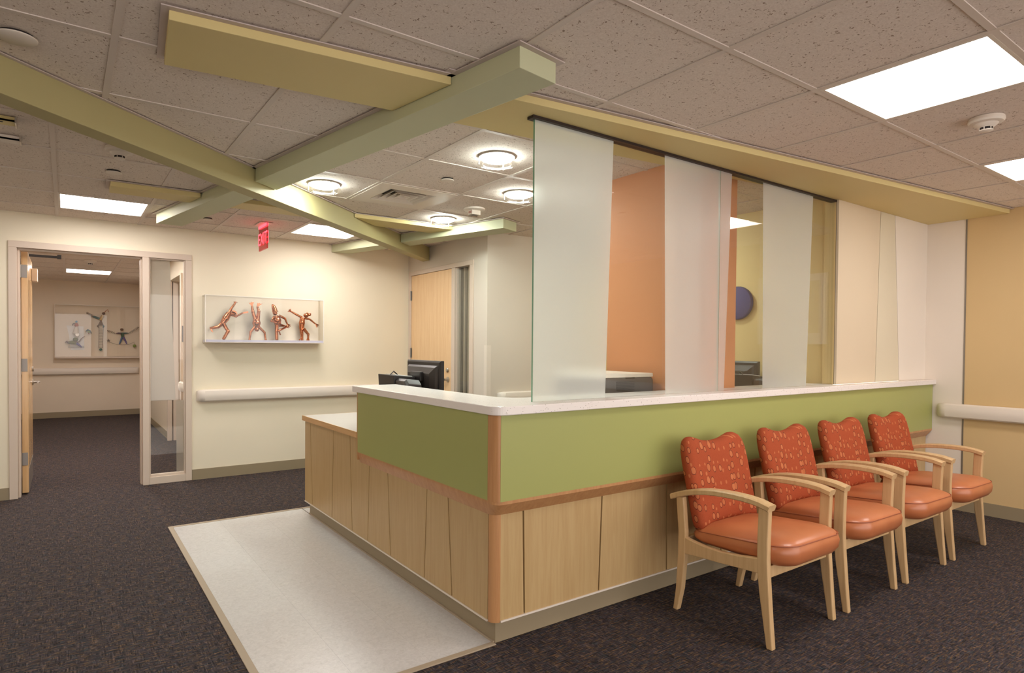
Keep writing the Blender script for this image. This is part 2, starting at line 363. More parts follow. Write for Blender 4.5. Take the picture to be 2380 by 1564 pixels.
# ------------------------------------------------------------------ setting: suspended ceiling
G = .6096
ce = struct('ceiling', MB().box(-3.1, XO+.1, -2.7, YW+.1, C+.06, C+.14).box(-1.2, 3, YW+.1, YC+.1, C+.06, C+.14), m_void)
FULL = {}
def zone(polyclips, x0, y0, bounds, skip=(), zc=C):
    xs = [x0+G*k for k in range(-12, 16)]; ys = [y0+G*k for k in range(-12, 24)]
    base = [(bounds[0], bounds[2]), (bounds[1], bounds[2]), (bounds[1], bounds[3]), (bounds[0], bounds[3])]
    for cl in polyclips: base = clip(base, *cl)
    def cut(p):
        p = clip(p, 1, 0, bounds[1]); p = clip(p, -1, 0, -bounds[0]) if p else p
        p = clip(p, 0, 1, bounds[3]) if p else p; p = clip(p, 0, -1, -bounds[2]) if p else p
        for cl in polyclips: p = clip(p, *cl) if p else p
        return p
    g = .010
    for i, x in enumerate(xs):
        for j, yy in enumerate(ys):
            if (round((x-x0)/G), round((yy-y0)/G)) in skip: continue
            q = [(x+g, yy+g), (x+G-g, yy+g), (x+G-g, yy+G-g), (x+g, yy+G-g)]
            p = cut(q)
            if not p or area(p) < .0006: continue
            if abs(area(p)-area(q)) < 1e-6:
                if zc not in FULL: FULL[zc] = MB().prism([(g, g), (G-g, g), (G-g, G-g), (g, G-g)], zc+.005, zc+.02).mesh('ceiling_tile', m_tile)
                o = link('ceiling_tile', FULL[zc], ce, (x, yy, 0)); WL[o] = Vector((0, 0, 0))
            else: part('ceiling_tile', MB().prism(p, zc+.005, zc+.02), m_tile, ce)
    for x in xs:
        p = cut([(x-.012, bounds[2]), (x+.012, bounds[2]), (x+.012, bounds[3]), (x-.012, bounds[3])])
        if p and area(p) > .0004: part('grid_runner', MB().prism(p, zc, zc+.004), m_tbar, ce)
    for yy in ys:
        p = cut([(bounds[0], yy-.012), (bounds[1], yy-.012), (bounds[1], yy+.012), (bounds[0], yy+.012)])
        if p and area(p) > .0004: part('grid_runner', MB().prism(p, zc+.0004, zc+.0044), m_tbar, ce)
XA, YA, XB, YB, XCz, YCz = 1.979, 1.379, 1.7235, 3.2148, -.048, 4.309
D1N = lambda x: 3.160+.872*x          # near edge of the long diagonal beam
D1F = lambda x: 3.305+.872*x
D2L = lambda yy: 1.34-(yy-1.79)*.1732; D2R = lambda yy: 1.534-(yy-1.82)*.1740
D3N = lambda yy: 3.05-(yy-4.289)*.3025; D3R = lambda yy: 3.24-(yy-4.36)*.3085
SF = lambda x: 2.268-(x-.28)*.1098; SR = lambda x: 2.645-(x-.31)*.1036
belowD1 = (-.872, 1, 3.17); aboveD1 = (.872, -1, -3.295)
zone([belowD1], XA, YA, (-3, XA-3*G, -2.6, 6), skip={(-5, 0)})
zone([(.1098, 1, 2.268+.1098*.28)], XA, YA, (XA-3*G, XO, -2.6, 3), skip={(1, -1), (4, -1), (1, -5), (4, -5)})
zone([belowD1, (1, .1732, 1.345+1.79*.1732), (-.1098, -1, -2.268-.1098*.28)], XA, YA, (XA-3*G, 2, 1.5, 6))
zone([belowD1, (-1, -.1740, -1.53-1.82*.1740), (-.1036, -1, -2.635-.1036*.31)], XB, YB, (.8, 4.52, 1.8, YR), skip={(0, 1)})
zone([belowD1], XB, YB, (.8, XD, YR, 6.6))
zone([aboveD1], XCz, YCz, (-3, XD, .5, YW), skip={(0, 2), (3, 2), (-4, 1)})
zone([], 0.0, 11.0, (-.98, 1.155, YW+T, YC), skip={(0, 0), (0, -5), (0, -4), (0, -6)}, zc=2.389)

# ------------------------------------------------------------------ ceiling beams and panels
def band(name, poly, z0, label, mat, group, cat, trim=True):
    t = thing(name, label, cat, (sum(p[0] for p in poly)/len(poly), sum(p[1] for p in poly)/len(poly), z0), group)
    part('beam_body' if 'beam' in name else 'panel_body', MB().prism(poly, z0, C-.004), mat, t, bevel=.002)
    if trim:
        c = Vector((sum(p[0] for p in poly)/len(poly), sum(p[1] for p in poly)/len(poly), 0)); n = len(poly); out = []
        for i in range(n):
            a, b, d = Vector(poly[i-1]), Vector(poly[i]), Vector(poly[(i+1) % n])
            n1 = Vector(((b-a).y, -(b-a).x)).normalized(); n2 = Vector(((d-b).y, -(d-b).x)).normalized()
            if n1.dot(b-c.xy) < 0: n1 = -n1
            if n2.dot(b-c.xy) < 0: n2 = -n2
            k = .024/max(.35, (1+n1.dot(n2))/2); nn = (n1+n2).normalized()*k*math.sqrt((1+n1.dot(n2))/2)
            out.append(tuple(b+nn))
        part('edge_trim', MB().prism(out, C-.005, C-.001), m_trimg, t)
    return t
BG = 'painted beams crossing under the ceiling'
band('ceiling_beam', [(-2.95, D1N(-2.95)), (XD-.004, D1N(XD)), (XD-.004, D1F(XD)), (-2.95, D1F(-2.95))], 2.25, 'long olive diagonal ceiling beam running from the room corner past all the others', m_beam, BG, 'beam')
yi = 3.975; yj = 4.17
band('ceiling_beam', [(1.34, 1.79), (1.534, 1.82), (D2R(yj)+.004, D1N(D2R(yj))-.004), (D2L(yi)+.002, D1N(D2L(yi))-.004)], 2.315, 'sage ceiling beam with a free square end above the reception counter', m_beamg, BG, 'beam')
ya, yb = 4.10, 4.28
band('ceiling_beam', [(D2L(ya), D1F(D2L(ya))+.004), (D2R(yb), D1F(D2R(yb))+.004), (.825, 5.895), (.63, 5.89)], 2.315, 'short sage ceiling beam ending between the exit sign and the square light by the open door', m_beamg, BG, 'beam')
y1 = 5.50; y2 = 5.62
band('ceiling_beam', [(3.05, 4.289), (3.24, 4.36), (D3R(y2)-.0, D1N(D3R(y2))-.004), (D3N(y1), D1N(D3N(y1))-.004)], 2.315, 'sage ceiling beam with a free end near the white wall behind the desk', m_beamg, BG, 'beam')
y3, y4 = 5.64, 5.78
band('ceiling_beam', [(D3N(y3), D1F(D3N(y3))+.004), (D3R(y4), D1F(D3R(y4))+.004), (D3R(YW-.005), YW-.005), (D3N(YW-.005), YW-.005)], 2.315, 'short pale ceiling beam meeting the cream wall above the copper figures', m_beamg, BG, 'beam')
PG = 'flat olive ceiling panels'
zs = 2.362
def planky(name, x0, x1, lab, ends=None):
    pass
yl = D2L(2.2); 
band('ceiling_panel', [(.28, SF(.28)), (D2L(SF(1.27))-.003, SF(1.27)), (D2L(SR(1.2))-.003, SR(1.2)), (.31, SR(.31))], zs, 'flat olive ceiling panel hanging between the diagonal beam and the free beam end', m_soffit, PG, 'ceiling panel')
band('ceiling_panel', [(D2R(2.13)+.003, SF(1.47)), (XO-.004, SF(XO)), (XO-.004, 2.199), (4.5, 2.199), (4.4, SR(4.4)), (D2R(2.52)+.003, SR(1.41))], zs, 'long olive ceiling panel above the glass screen and chairs', m_soffit, PG, 'ceiling panel')
PF = lambda x: 4.885-(x-.255)*.0152; PR = lambda x: 5.108
xl, xr = D2L(4.88)-.003, D2L(5.1)-.003
band('ceiling_panel', [(.255, PF(.255)), (xl, PF(xl)), (xr, 5.108), (.258, 5.108)], zs, 'small olive ceiling panel beside the square light over the open door', m_soffit, PG, 'ceiling panel')
xa, xb_ = D2R(4.87)+.003, D2R(5.1)+.003
band('ceiling_panel', [(xa, PF(xa)), ((PF(1.8)-3.31)/.872, PF(1.8)), ((5.108-3.31)/.872, 5.108), (xb_, 5.108)], zs, 'olive ceiling panel wedge between two beams above the exit sign', m_soffit, PG, 'ceiling panel')
band('ceiling_panel', [((PF(2)-3.155)/.872, PF(2)), (D3N(4.85)-.003, PF(2.88)), (D3N(5.1)-.003, 5.108), ((5.108-3.155)/.872, 5.108)], zs, 'olive ceiling panel beside the far downlight near the door wall', m_soffit, PG, 'ceiling panel')

part('edge_trim', MB().box(1.235, 1.30, 2.11, 2.20, C-.0009, C+.004), m_trimg, ce)
# ------------------------------------------------------------------ ceiling fixtures
def troffer(x, yy, label, z=C, w=G-.02, axis='y', cell=None):
    t = thing('ceiling_light', label, 'ceiling light', (x+G/2, yy+G/2, z), 'square recessed ceiling lights')
    x0, y0, x1, y1 = x+.012, yy+.012, x+G-.012, yy+G-.012
    fr = MB()
    for b in ((x0, x1, y0, y0+.014), (x0, x1, y1-.014, y1), (x0, x0+.014, y0+.014, y1-.014), (x1-.014, x1, y0+.014, y1-.014)): fr.box(*b, z, z+.036)
    part('frame', fr, m_wplast, t)
    x0 += .014; x1 -= .014; y0 += .014; y1 -= .014; w3 = .15
    for s in (0, 1):
        a, b = (x0, x0+w3) if s == 0 else (x1, x1-w3)
        part('reflector', MB().prism([(a, z+.004), (b, z+.03), (b, z+.034), (a, z+.008)], y0, y1, 'y').add([], []), m_lens2, t)
    part('lens', MB().prism([(x0+w3, z+.03), (x0+w3+.02, z+.008), (x1-w3-.02, z+.008), (x1-w3, z+.03)], y0, y1, 'y'), m_lens, t, label='glowing white diffuser')
    return t
m_lens2 = emis('troffer_side_diffuser', WARM, TROFFER*.42)
troffer(XA+G, YA-G, 'large square ceiling light above the nearest chairs')
troffer(XA+4*G, YA-G, 'square ceiling light near the apricot wall, cut by the picture edge')
troffer(XCz, YCz+2*G, 'square ceiling light over the open doorway')
troffer(XCz+3*G, YCz+2*G, 'square ceiling light above the copper figures, half behind the diagonal beam')
troffer(0, 11.0, 'square ceiling light far down the corridor', 2.389)
troffer(0, 11.0-5*G, 'unseen square light added just inside the corridor to brighten it, hidden by the door header', 2.389)  # this and the next two are added out of sight to brighten the corridor
troffer(0, 11.0-6*G, 'unseen square light added just past the open door to brighten the corridor, hidden by the door header', 2.389)
troffer(0, 11.0-4*G, 'unseen square light added deeper in the corridor to brighten it, hidden by the door header', 2.389)
troffer(XCz-4*G, YCz+1*G, 'unseen square light added left of the view to brighten the cream wall')  # this and the next are added fill, outside the view on the left
troffer(XA-5*G, YA, 'unseen square light added left of the view to brighten the counter side')
troffer(XA+G, YA-5*G, 'unseen square fill light added behind the viewer over the waiting area')  # last two troffers: fill light added behind the camera
troffer(XA+4*G, YA-5*G, 'unseen square fill light added behind the viewer near the apricot wall')

def downlight(x, yy, label):
    t = thing('downlight', label, 'downlight', (x, yy, C), 'round downlights over the desk')
    part('trim_ring', MB().lathe([(.104, .002), (.103, -.004), (.092, -.005), (.090, .002)], (x, yy, C), 32), m_wplast, t, smooth=40)
    part('lens', MB().lathe([(.088, -.004), (.090, -.014), (.07, -.022), (.0005, -.025)], (x, yy, C), 28), m_dlens, t, smooth=40)
    part('glass_disc', MB().lathe([(.088, -.036), (.112, -.036), (.112, -.042), (.088, -.042)], (x, yy, C), 32, caps=(False, False)).loft([[(x+.088*math.cos(a*math.pi/16), yy+.088*math.sin(a*math.pi/16), C+h) for a in range(32)] for h in (-.042, -.036)], (False, False)), m_acryl, t, smooth=40)
    for k in range(3):
        a = .6+k*2.094; part('clip', MB().tube([(x+.105*math.cos(a), yy+.105*math.sin(a), C-.002), (x+.105*math.cos(a), yy+.105*math.sin(a), C-.046)], .0035, 6), m_steel, t)
for x, yy, lb in ((2.035, 2.93, 'nearest round downlight over the desk, beside the sage beam'), (2.65, 3.54, 'round downlight over the desk, half hidden by the frosted glass edge'), (1.44, 4.12, 'round downlight tucked beside the crossing of the two beams'), (2.66, 4.63, 'farthest round downlight, beside the olive panel near the door wall'), (3.86, 3.54, 'unseen round downlight added to brighten the room right of the terracotta column')): downlight(x, yy, lb)  # the last one is hidden, added to lift the light behind the glass

def vent(x, yy):
    t = thing('air_diffuser', 'square white ceiling air diffuser with nested louvres beside the downlights', 'air vent', (x+G/2, yy+G/2, C))
    a, b = .012, .125
    fp = MB()
    for q in ((a, G-a, a, b), (a, G-a, G-b, G-a), (a, b, b, G-b), (G-b, G-a, b, G-b)): fp.box(x+q[0], x+q[1], yy+q[2], yy+q[3], C-.002, C+.01)
    part('face_plate', fp, m_wplast, t)
    part('duct_box', MB().box(x+b-.01, x+G-b+.01, yy+b-.01, yy+G-b+.01, C+.045, C+.05), m_void, t)
    for k in range(4):
        o = b+.003+k*.044; i = o+.036
        if k == 3: i = o+.02
        def sq(d, z): return [(x+d, yy+d, z), (x+G-d, yy+d, z), (x+G-d, yy+G-d, z), (x+d, yy+G-d, z)]
        part('louvre', MB().loft([sq(o, C-.002), sq(i, C+.036), sq(i+.003, C+.036), sq(o+.004, C-.002), sq(o, C-.002)], (False, False)), m_wplast, t)
vent(XB, YB+G)

for k, (x, yy, r, lb) in enumerate(((-.135, 2.79, .062, 'round flat sprinkler cover at the upper left, nearest of its kind'), (.258, 4.62, .045, 'round flat sprinkler cover between the diagonal beam and the small olive panel'), (1.02, 5.86, .04, 'round flat sprinkler cover beside the free end of the short sage beam'), (2.046, 3.51, .042, 'round flat sprinkler cover between the air diffuser and the nearest downlight'))):
    t = thing('sprinkler_cover', lb, 'sprinkler', (x, yy, C), 'flush sprinkler covers')
    part('cover_disc', MB().lathe([(.0005, -.012), (r*.93, -.012), (r, -.009), (r, -.005)], (x, yy, C), 28), m_wplast, t, smooth=40)
    part('shadow_gap', MB().lathe([(r*.85, -.005), (r*.85, .004)], (x, yy, C), 24), m_void, t)

def detector(x, yy, label, z=C):
    t = thing('smoke_detector', label, 'smoke detector', (x, yy, z), 'white smoke detectors')
    part('base', MB().lathe([(.070, .003), (.072, -.012), (.066, -.020), (.05, -.024)], (x, yy, z), 28), m_wplast, t, smooth=35)
    part('head', MB().lathe([(.05, -.022), (.036, -.036), (.026, -.040), (.026, -.041)], (x, yy, z), 24), m_wplast, t, smooth=35)
    part('cap', MB().lathe([(.027, -.052), (.027, -.056), (.018, -.060), (.0005, -.061)], (x, yy, z), 24), m_wplast, t, smooth=35)
    for j in range(6):
        a0, a1 = j*1.047+.08, j*1.047+.9
        pts = [a0+(a1-a0)*q/4 for q in range(5)]
        part('vent_slot', MB().loft([[(x+.0235*math.cos(a), yy+.0235*math.sin(a), z-.039), (x+.0255*math.cos(a), yy+.0255*math.sin(a), z-.039), (x+.0255*math.cos(a), yy+.0255*math.sin(a), z-.053), (x+.0235*math.cos(a), yy+.0235*math.sin(a), z-.053)] for a in pts]), m_void, t)
        a = j*1.047
        part('rib', MB().tube([(x+.0255*math.cos(a), yy+.0255*math.sin(a), z-.038), (x+.0255*math.cos(a), yy+.0255*math.sin(a), z-.054)], .002, 5), m_wplast, t)
detector(.255, 4.06, 'white smoke detector peeking out behind the long diagonal beam')
detector(3.545, 1.075, 'white smoke detector next to the large square light at upper right')
detector(.279, 9.7, 'white smoke detector on the corridor ceiling beyond the open door', 2.389)

x, yy = 2.66, 4.14
t = thing('fire_strobe', 'white ceiling fire alarm with clear strobe between two downlights', 'fire alarm', (x, yy, C))
part('mount_plate', MB().lathe([(.085, .003), (.085, -.010), (.078, -.014), (.0005, -.014)], (x, yy, C), 28), m_wplast, t, smooth=35)
part('housing', MB().box(x-.04, x+.04, yy-.03, yy+.03, C-.05, C-.013), m_wplast, t, bevel=.004)
part('strobe_lens', MB().loft([[(x+sx*.036*k, yy+sy*.036*k, C-z) for sx, sy in ((-1, -1), (1, -1), (1, 1), (-1, 1))] for k, z in ((1, .05), (1.0, .066), (.6, .082))]), m_acryl, t, bevel=.003)
part('strobe_tube', MB().tube([(x-.025, yy, C-.060), (x+.025, yy, C-.060)], .006, 8), m_steel, t)
def text(name, body, size, loc, rot, mat, parent, ext=.0008):
    cu = bpy.data.curves.new(name, 'FONT'); cu.body = body; cu.size = size; cu.extrude = ext; cu.align_x = 'CENTER'; cu.align_y = 'CENTER'; cu.resolution_u = 3
    tmp = bpy.data.objects.new(name, cu); me = bpy.data.meshes.new_from_object(tmp); bpy.data.objects.remove(tmp); me.name = name
    o = bpy.data.objects.new(name, me); COL.objects.link(o); o.parent = parent; o.location = Vector(loc)-WL[parent]; o.rotation_euler = rot
    me.materials.clear(); me.materials.append(mat); WL[o] = WL[parent]; return o
text('lettering', 'FIRE', .024, (x-.0405, yy, C-.031), (math.pi/2, 0, -math.pi/2), M('dull_red_print', L(150, 70, 60), .6), t)

x, yy = 1.474, 5.82
t = thing('exit_sign', 'red lit exit sign hanging from the ceiling, seen nearly edge on', 'exit sign', (x, yy, C))
part('canopy', MB().box(x-.055, x+.055, yy-.115, yy+.115, C-.006, C), m_wplast, t, bevel=.002)
part('panel', MB().box(x-.006, x+.006, yy-.135, yy+.135, C-.232, C-.006), glass('red_tinted_acrylic', (.92, .34, .36), .8), t)
part('light_bar', MB().box(x-.010, x+.010, yy-.135, yy+.135, C-.03, C-.006), m_exit, t)
text('lettering', 'EXIT', .155, (x-.0072, yy, C-.135), (math.pi/2, 0, -math.pi/2), m_exit, t, .0008)
text('lettering', 'EXIT', .155, (x+.0072, yy, C-.135), (math.pi/2, 0, math.pi/2), m_exit, t, .0008)

t = thing('ceiling_bracket', 'pale metal mounting plates on the ceiling at the left picture edge', 'bracket', (-.3, 4.0, C))
part('plate', MB().box(-.60, -.19, 3.80, 3.88, C-.022, C-.014).box(-.60, -.186, 3.80, 3.806, C-.022, C), m_soffit, t)
part('plate', MB().box(-.62, -.188, 4.14, 4.22, C-.022, C-.014).box(-.62, -.188, 4.14, 4.146, C-.022, C), m_wplast, t)
part('screw', MB().lathe([(.007, -.024), (.007, -.02)], (-.245, 3.83, C), 10), m_dark, t)
part('clip', MB().box(-.192, -.186, 3.79, 3.885, C-.03, C), m_steel, t)
part('clip', MB().box(-.190, -.184, 4.13, 4.225, C-.03, C), m_steel, t)

# ------------------------------------------------------------------ reception counter
t = thing('reception_counter', 'L-shaped maple reception counter with green upper panels on a taupe plinth', 'reception desk', (3.0, 2.3, 0))
YF, YP, YG = 2.216, 2.180, 2.137           # plinth, maple face, green face (long side)
XF, XP, XG = 1.548, 1.510, 1.487           # the same on the short side
XE = 5.952
part('plinth', MB().prism([(XF, YF), (XE, YF), (XE, 2.296), (1.75, 2.296), (1.75, 4.735), (XF, 4.735)], 0.0035, .125), m_base, t)
part('plinth_bead', MB().prism([(XF-.009, .0035), (XF, .0035), (XF, .014), (XF-.004, .012)], 2.222, 4.735, 'y') if False else MB().box(XF-.008, XF, 2.222, 4.735, .0035, .012), m_tan, t)
part('carcass', MB().prism([(1.524, 2.195), (XE, 2.195), (XE, 2.296), (1.75, 2.296), (1.75, 4.733), (1.524, 4.733)], .118, .70), m_dark, t)
part('lower_edge_strip', MB().box(1.55, XE, YP-.004, YP+.012, .107, .1150).box(XP-.004, XP+.012, 2.222, 4.734, .107, .1150), m_wplast, t, label='thin white metal strip along the panel bottoms')
# maple panels, short side: (y_top, y_bottom) of the slanted joints
jt = [(4.735, 4.735), (4.616, 4.56), (4.12, 4.149), (3.824, 3.78), (3.508, 3.53), (3.252, 3.208), (2.778, 2.805), (2.571, 2.527), (2.218, 2.218)]
for i in range(len(jt)-1):
    g = .0045; (a, b), (c, d) = jt[i], jt[i+1]
    zt = .731 if i < 3 else .62
    sl = lambda p, q: p+(q-p)*0
    pl = [(b-(0 if i == 0 else g), .1155), (a-(0 if i == 0 else g), zt), (c+g, zt), (d+g, .1155)]
    if i == 2: pass
    if i == 3: pl = [(b-g, .1155), (a-g, .731), (3.657, .731), (3.657, .62), (c+g, .62), (d+g, .1155)]
    part('maple_panel', MB().prism(pl, XP, XP+.014, 'x'), m_wood, t)
jx = [(1.548, 1.548), (1.670, 1.681), (2.159, 2.140), (2.636, 2.644), (3.10, 3.125), (3.46, 3.43), (3.96, 3.985), (4.41, 4.38), (4.90, 4.93), (5.42, 5.395), (XE, XE)]
for i in range(len(jx)-1):
    g = .0045; (a, b), (c, d) = jx[i], jx[i+1]
    part('maple_panel', MB().prism([(b+g*(i > 0), .1155), (a+g*(i > 0), .62), (c-g, .62), (d-g, .1155)], YP, YP+.014, 'y'), m_wood, t)
part('corner_post', MB().prism([(XP+.014, 2.218)]+[(XP, 2.218)]+arc(1.548, 2.218, .038, .038, 180, 270, 6)+[(1.548, YP+.014)], .108, .60), m_woodb, t, smooth=35)
def rl(xg, yg, r, yend, z):   # L shaped outline with a rounded corner, side end -> corner -> far end
    return [(xg, yend, z)]+[(p[0], p[1], z) for p in arc(xg+r, yg+r, r, r, 180, 270, 6)]+[(XE, yg, z)]
inn = lambda z: [(p[0]+.06, p[1], z) if False else p for p in []]
o1, o2, o3 = rl(XG, YG, .05, 3.642, .648), rl(XG, YG, .05, 3.642, .634), rl(XP-.001, YP-.001, .04, 3.655, .580)
o4 = [(max(p[0], XP+.014) if k < 1 else p[0], p[1], .582) for k, p in enumerate(o3)]
back = lambda lp, z: [(XP+.02, 3.642, z)]+[(XP+.02+.0001*k, YP+.02-.0001*k, z) for k in range(7)]+[(XE, YP+.02, z)]
part('cove_moulding', MB().loft([back(o1, .648), o1, o2, o3, back(o3, .582)], (False, False), closed=False).add([], []), m_woodb, t, smooth=30)
part('upper_carcass', MB().prism([(1.50, 2.149), (XE, 2.149), (XE, 2.296), (1.758, 2.296), (1.758, 3.638), (1.50, 3.638)], .646, 1.018), m_woodb, t)
part('green_panel', MB().box(1.515, XE, YG, YG+.012, .648, 1.0185), m_green, t, label='bright green laminate panel facing the chairs')
part('green_panel', MB().box(XG, XG+.013, 2.196, 3.640, .648, 1.0185), m_green, t, label='green laminate panel facing the entrance')
part('corner_post', MB().prism([(1.50, 2.195), (XG, 2.195)]+arc(XG+.027, YG+.058, .027, .058, 180, 270, 7)[1:]+[(1.514, YG+.012)], .648, 1.0185), m_woodb, t, smooth=35)
part('end_panel', MB().box(XG, 1.758, 3.640, 3.652, .600, 1.0185), m_woodb, t)

ct = [(1.475, 3.702)]+arc(1.475+.06, 2.113+.06, .06, .06, 180, 270, 8)+[(5.956, 2.113), (5.956, 2.197), (4.462, 2.197), (4.462, 2.445), (3.547, 2.445), (3.547, 2.378), (2.923, 2.378), (2.923, 2.445)]+arc(1.90, 2.57, .125, .125, 270, 180, 8)+[(1.775, 3.702)]
solo('countertop', MB().prism(ct, 1.0195, 1.0575), m_quartz, 'white speckled stone countertop running around the L-shaped reception counter', 'countertop', bevel=.004)
t = thing('worktop', 'lower grey work surface with maple edge behind and beside the counter', 'desk top', (1.9, 4.2, .731))
part('top_surface', MB().prism([(1.492, 4.731), (1.492, 3.654), (1.76, 3.654), (1.76, 2.45), (2.92, 2.45), (2.92, 3.05), (2.25, 3.05), (2.25, 4.731)], .7335, .7695), m_lamin, t)
part('edge_band', MB().box(1.486, 1.492, 3.654, 4.737, .7335, .7698).box(1.492, 2.25, 4.731, 4.737, .7335, .7698), m_woody, t)
t = thing('worktop', 'grey work surface behind the counter, right of the terracotta column', 'desk top', (4.0, 2.75, .731))
part('top_surface', MB().box(3.56, 4.512, 2.456, 3.05, .7335, .7695), m_lamin, t)
part('support', MB().box(3.57, 3.60, 2.47, 3.03, 0, .7335).box(4.47, 4.50, 2.47, 3.03, 0, .7335), m_woody, t)

# ------------------------------------------------------------------ glass screen above the counter
GY0, GY1 = 2.230, 2.240
def pane(x0, x1, label):
    t = thing('glass_screen', label, 'glass panel', ((x0+x1)/2, GY0, 1.058), 'frosted glass screen panes')
    mb = MB(); mb.box(x0, x1, GY0, GY1, 1.0578, 2.349); mb.m = [0, 0, 0, 0, 1, 1 if x1 < 4 else 0]
    part('pane', mb, [m_glass, m_gedge], t); return t
def film(t, bl, br, tr, tl):
    part('frosted_band', MB().prism([(bl, 1.0585), (br, 1.0585), (tr, 2.348), (tl, 2.348)], GY0-.0016, GY0-.0006, 'y'), m_frost, t)
t = pane(1.757, 3.1415, 'left glass pane of the counter screen with two frosted bands, its free edge greenish')
film(t, 1.7575, 2.219, 2.2607, 1.7575); film(t, 2.676, 3.141, 3.141, 2.649)
t = pane(3.1445, 4.4675, 'right glass pane of the counter screen, ending at the peach wall panel')
film(t, 3.145, 3.200, 3.253, 3.145); film(t, 3.602, 4.118, 4.173, 3.578)
solo('glass_track', MB().box(1.735, 4.466, 2.213, 2.257, 2.349, 2.3615), m_track, 'dark metal ceiling track holding the top of the glass screen', 'track')

# ------------------------------------------------------------------ desk equipment
def monitor(x, ya, yb, zb, zt, label):
    t = thing('monitor', label, 'monitor', (x, (ya+yb)/2, .7695))
    ym = (ya+yb)/2; tilt = .06
    def sec(xo, i, z0=zb, z1=zt): return [(x+xo-tilt*(z-zb)*0, q, z) for q, z in ((ya+i, z0+i), (yb-i, z0+i), (yb-i, z1-i), (ya+i, z1-i))]
    part('bezel', MB().loft([sec(.028, .003), sec(.024, 0), sec(.004, 0), sec(-.004, .012)]), m_black, t, bevel=.002)
    part('rear_shell', MB().loft([sec(-.003, .03), sec(-.018, .045), sec(-.040, .085)]), m_dgrey2, t, bevel=.003)
    part('hinge_cover', MB().box(x-.062, x-.038, ym-.07, ym+.07, zt-.14, zt-.075), m_black, t, bevel=.004)
    part('stand_neck', MB().loft([[(x-.01+d, q, z) for d, q in ((.045-(z-.78)*.19, ym-.035), (.075-(z-.78)*.19, ym-.035), (.075-(z-.78)*.19, ym+.035), (.045-(z-.78)*.19, ym+.035))] for z in (.78, zb+.05)]), m_black, t, bevel=.004)
    part('stand_base', MB().lathe([(.085, 0), (.085, .006), (.07, .012), (.03, .016)], (x+.055, ym, .7697), 28), m_black, t, smooth=40)
    part('screen', MB().box(x+.0285, x+.030, ya+.02, yb-.02, zb+.03, zt-.02), m_dark, t)
    return t
m_dgrey2 = M('black_plastic_shell', L(48, 42, 40), .38)
monitor(2.0, 3.505, 3.985, .86, 1.212, 'black flat monitor seen from behind over the end of the counter')
def deskbox(x0, ya, yb, label):
    t = thing('desktop_printer', label, 'printer', (x0+.08, (ya+yb)/2, .7695))
    part('body', MB().prism([(x0+.02, .7697), (x0+.16, .7697), (x0+.16, 1.10), (x0, 1.115)], ya, yb, 'y'), m_black, t, bevel=.004)
    part('side_module', MB().loft([[(x0+.01, q, .7697), (x0+.12, q, .7697), (x0+.12, q, 1.085-d), (x0+.03, q, 1.095-d), (x0+.01, q, 1.08-d)] for q, d in ((ya-.165, .03), (ya-.13, 0), (ya-.002, 0))]), m_dgrey2, t, bevel=.004)
    part('paper', MB().prism([(x0+.03, 1.1135), (x0+.15, 1.1025), (x0+.15, 1.1055), (x0+.03, 1.1165)], ya+.03, ya+.13, 'y'), m_paper, t)
    part('paper', MB().prism([(x0+.05, 1.1125), (x0+.13, 1.105), (x0+.13, 1.108), (x0+.05, 1.1155)], ya+.17, ya+.23, 'y'), m_paper, t)
    part('cable', MB().tube([(x0+.10, ya+.15, 1.11), (x0+.07, ya+.15, 1.135), (x0+.05, ya+.12, 1.13), (x0+.02, ya+.09, 1.117)], .004, 6), m_black, t, smooth=60)
    return t
deskbox(1.776, 3.735, 3.985, 'black boxy desktop printer with white paper slips, in front of the rear-facing monitor')
deskbox(4.10, 2.62, 2.87, 'black boxy desktop printer seen through the right clear glass band')
monitor(4.36, 2.735, 3.02, .93, 1.208, 'small black monitor right of the terracotta column, below the blue disc')
t = thing('office_printer', 'dark grey office printer with pale lid behind the left clear glass band', 'printer', (2.67, 2.7, .7695))
px0, px1, py0, py1 = 2.44, 2.895, 2.505, 2.88
part('body', MB().prism([(px0, .7697), (px1, .7697)]+arc(px1-.03, 1.108, .03, .03, 0, 90, 5)+[(2.74, 1.138), (2.735, 1.130), (2.66, 1.130), (2.655, 1.136), (px0, 1.134)], py0, py1, 'y'), m_dgrey, t, bevel=.003)
part('lid', MB().prism([(px0-.002, 1.136), (px1-.004, 1.136), (px1-.006, 1.158), (px0+.28, 1.156), (px0+.12, 1.163), (px0+.01, 1.158)], py0-.004, py1+.004, 'y'), m_wplast, t, bevel=.003)
vb = MB()
for k in range(6): vb.box(2.585, 2.73, py0-.003, py0+.001, 1.062+k*.009, 1.067+k*.009)
part('vent_grille', vb, m_black, t)
part('rear_cover', MB().box(2.60, 2.715, py0-.002, py0+.001, .90, 1.05), m_black, t)

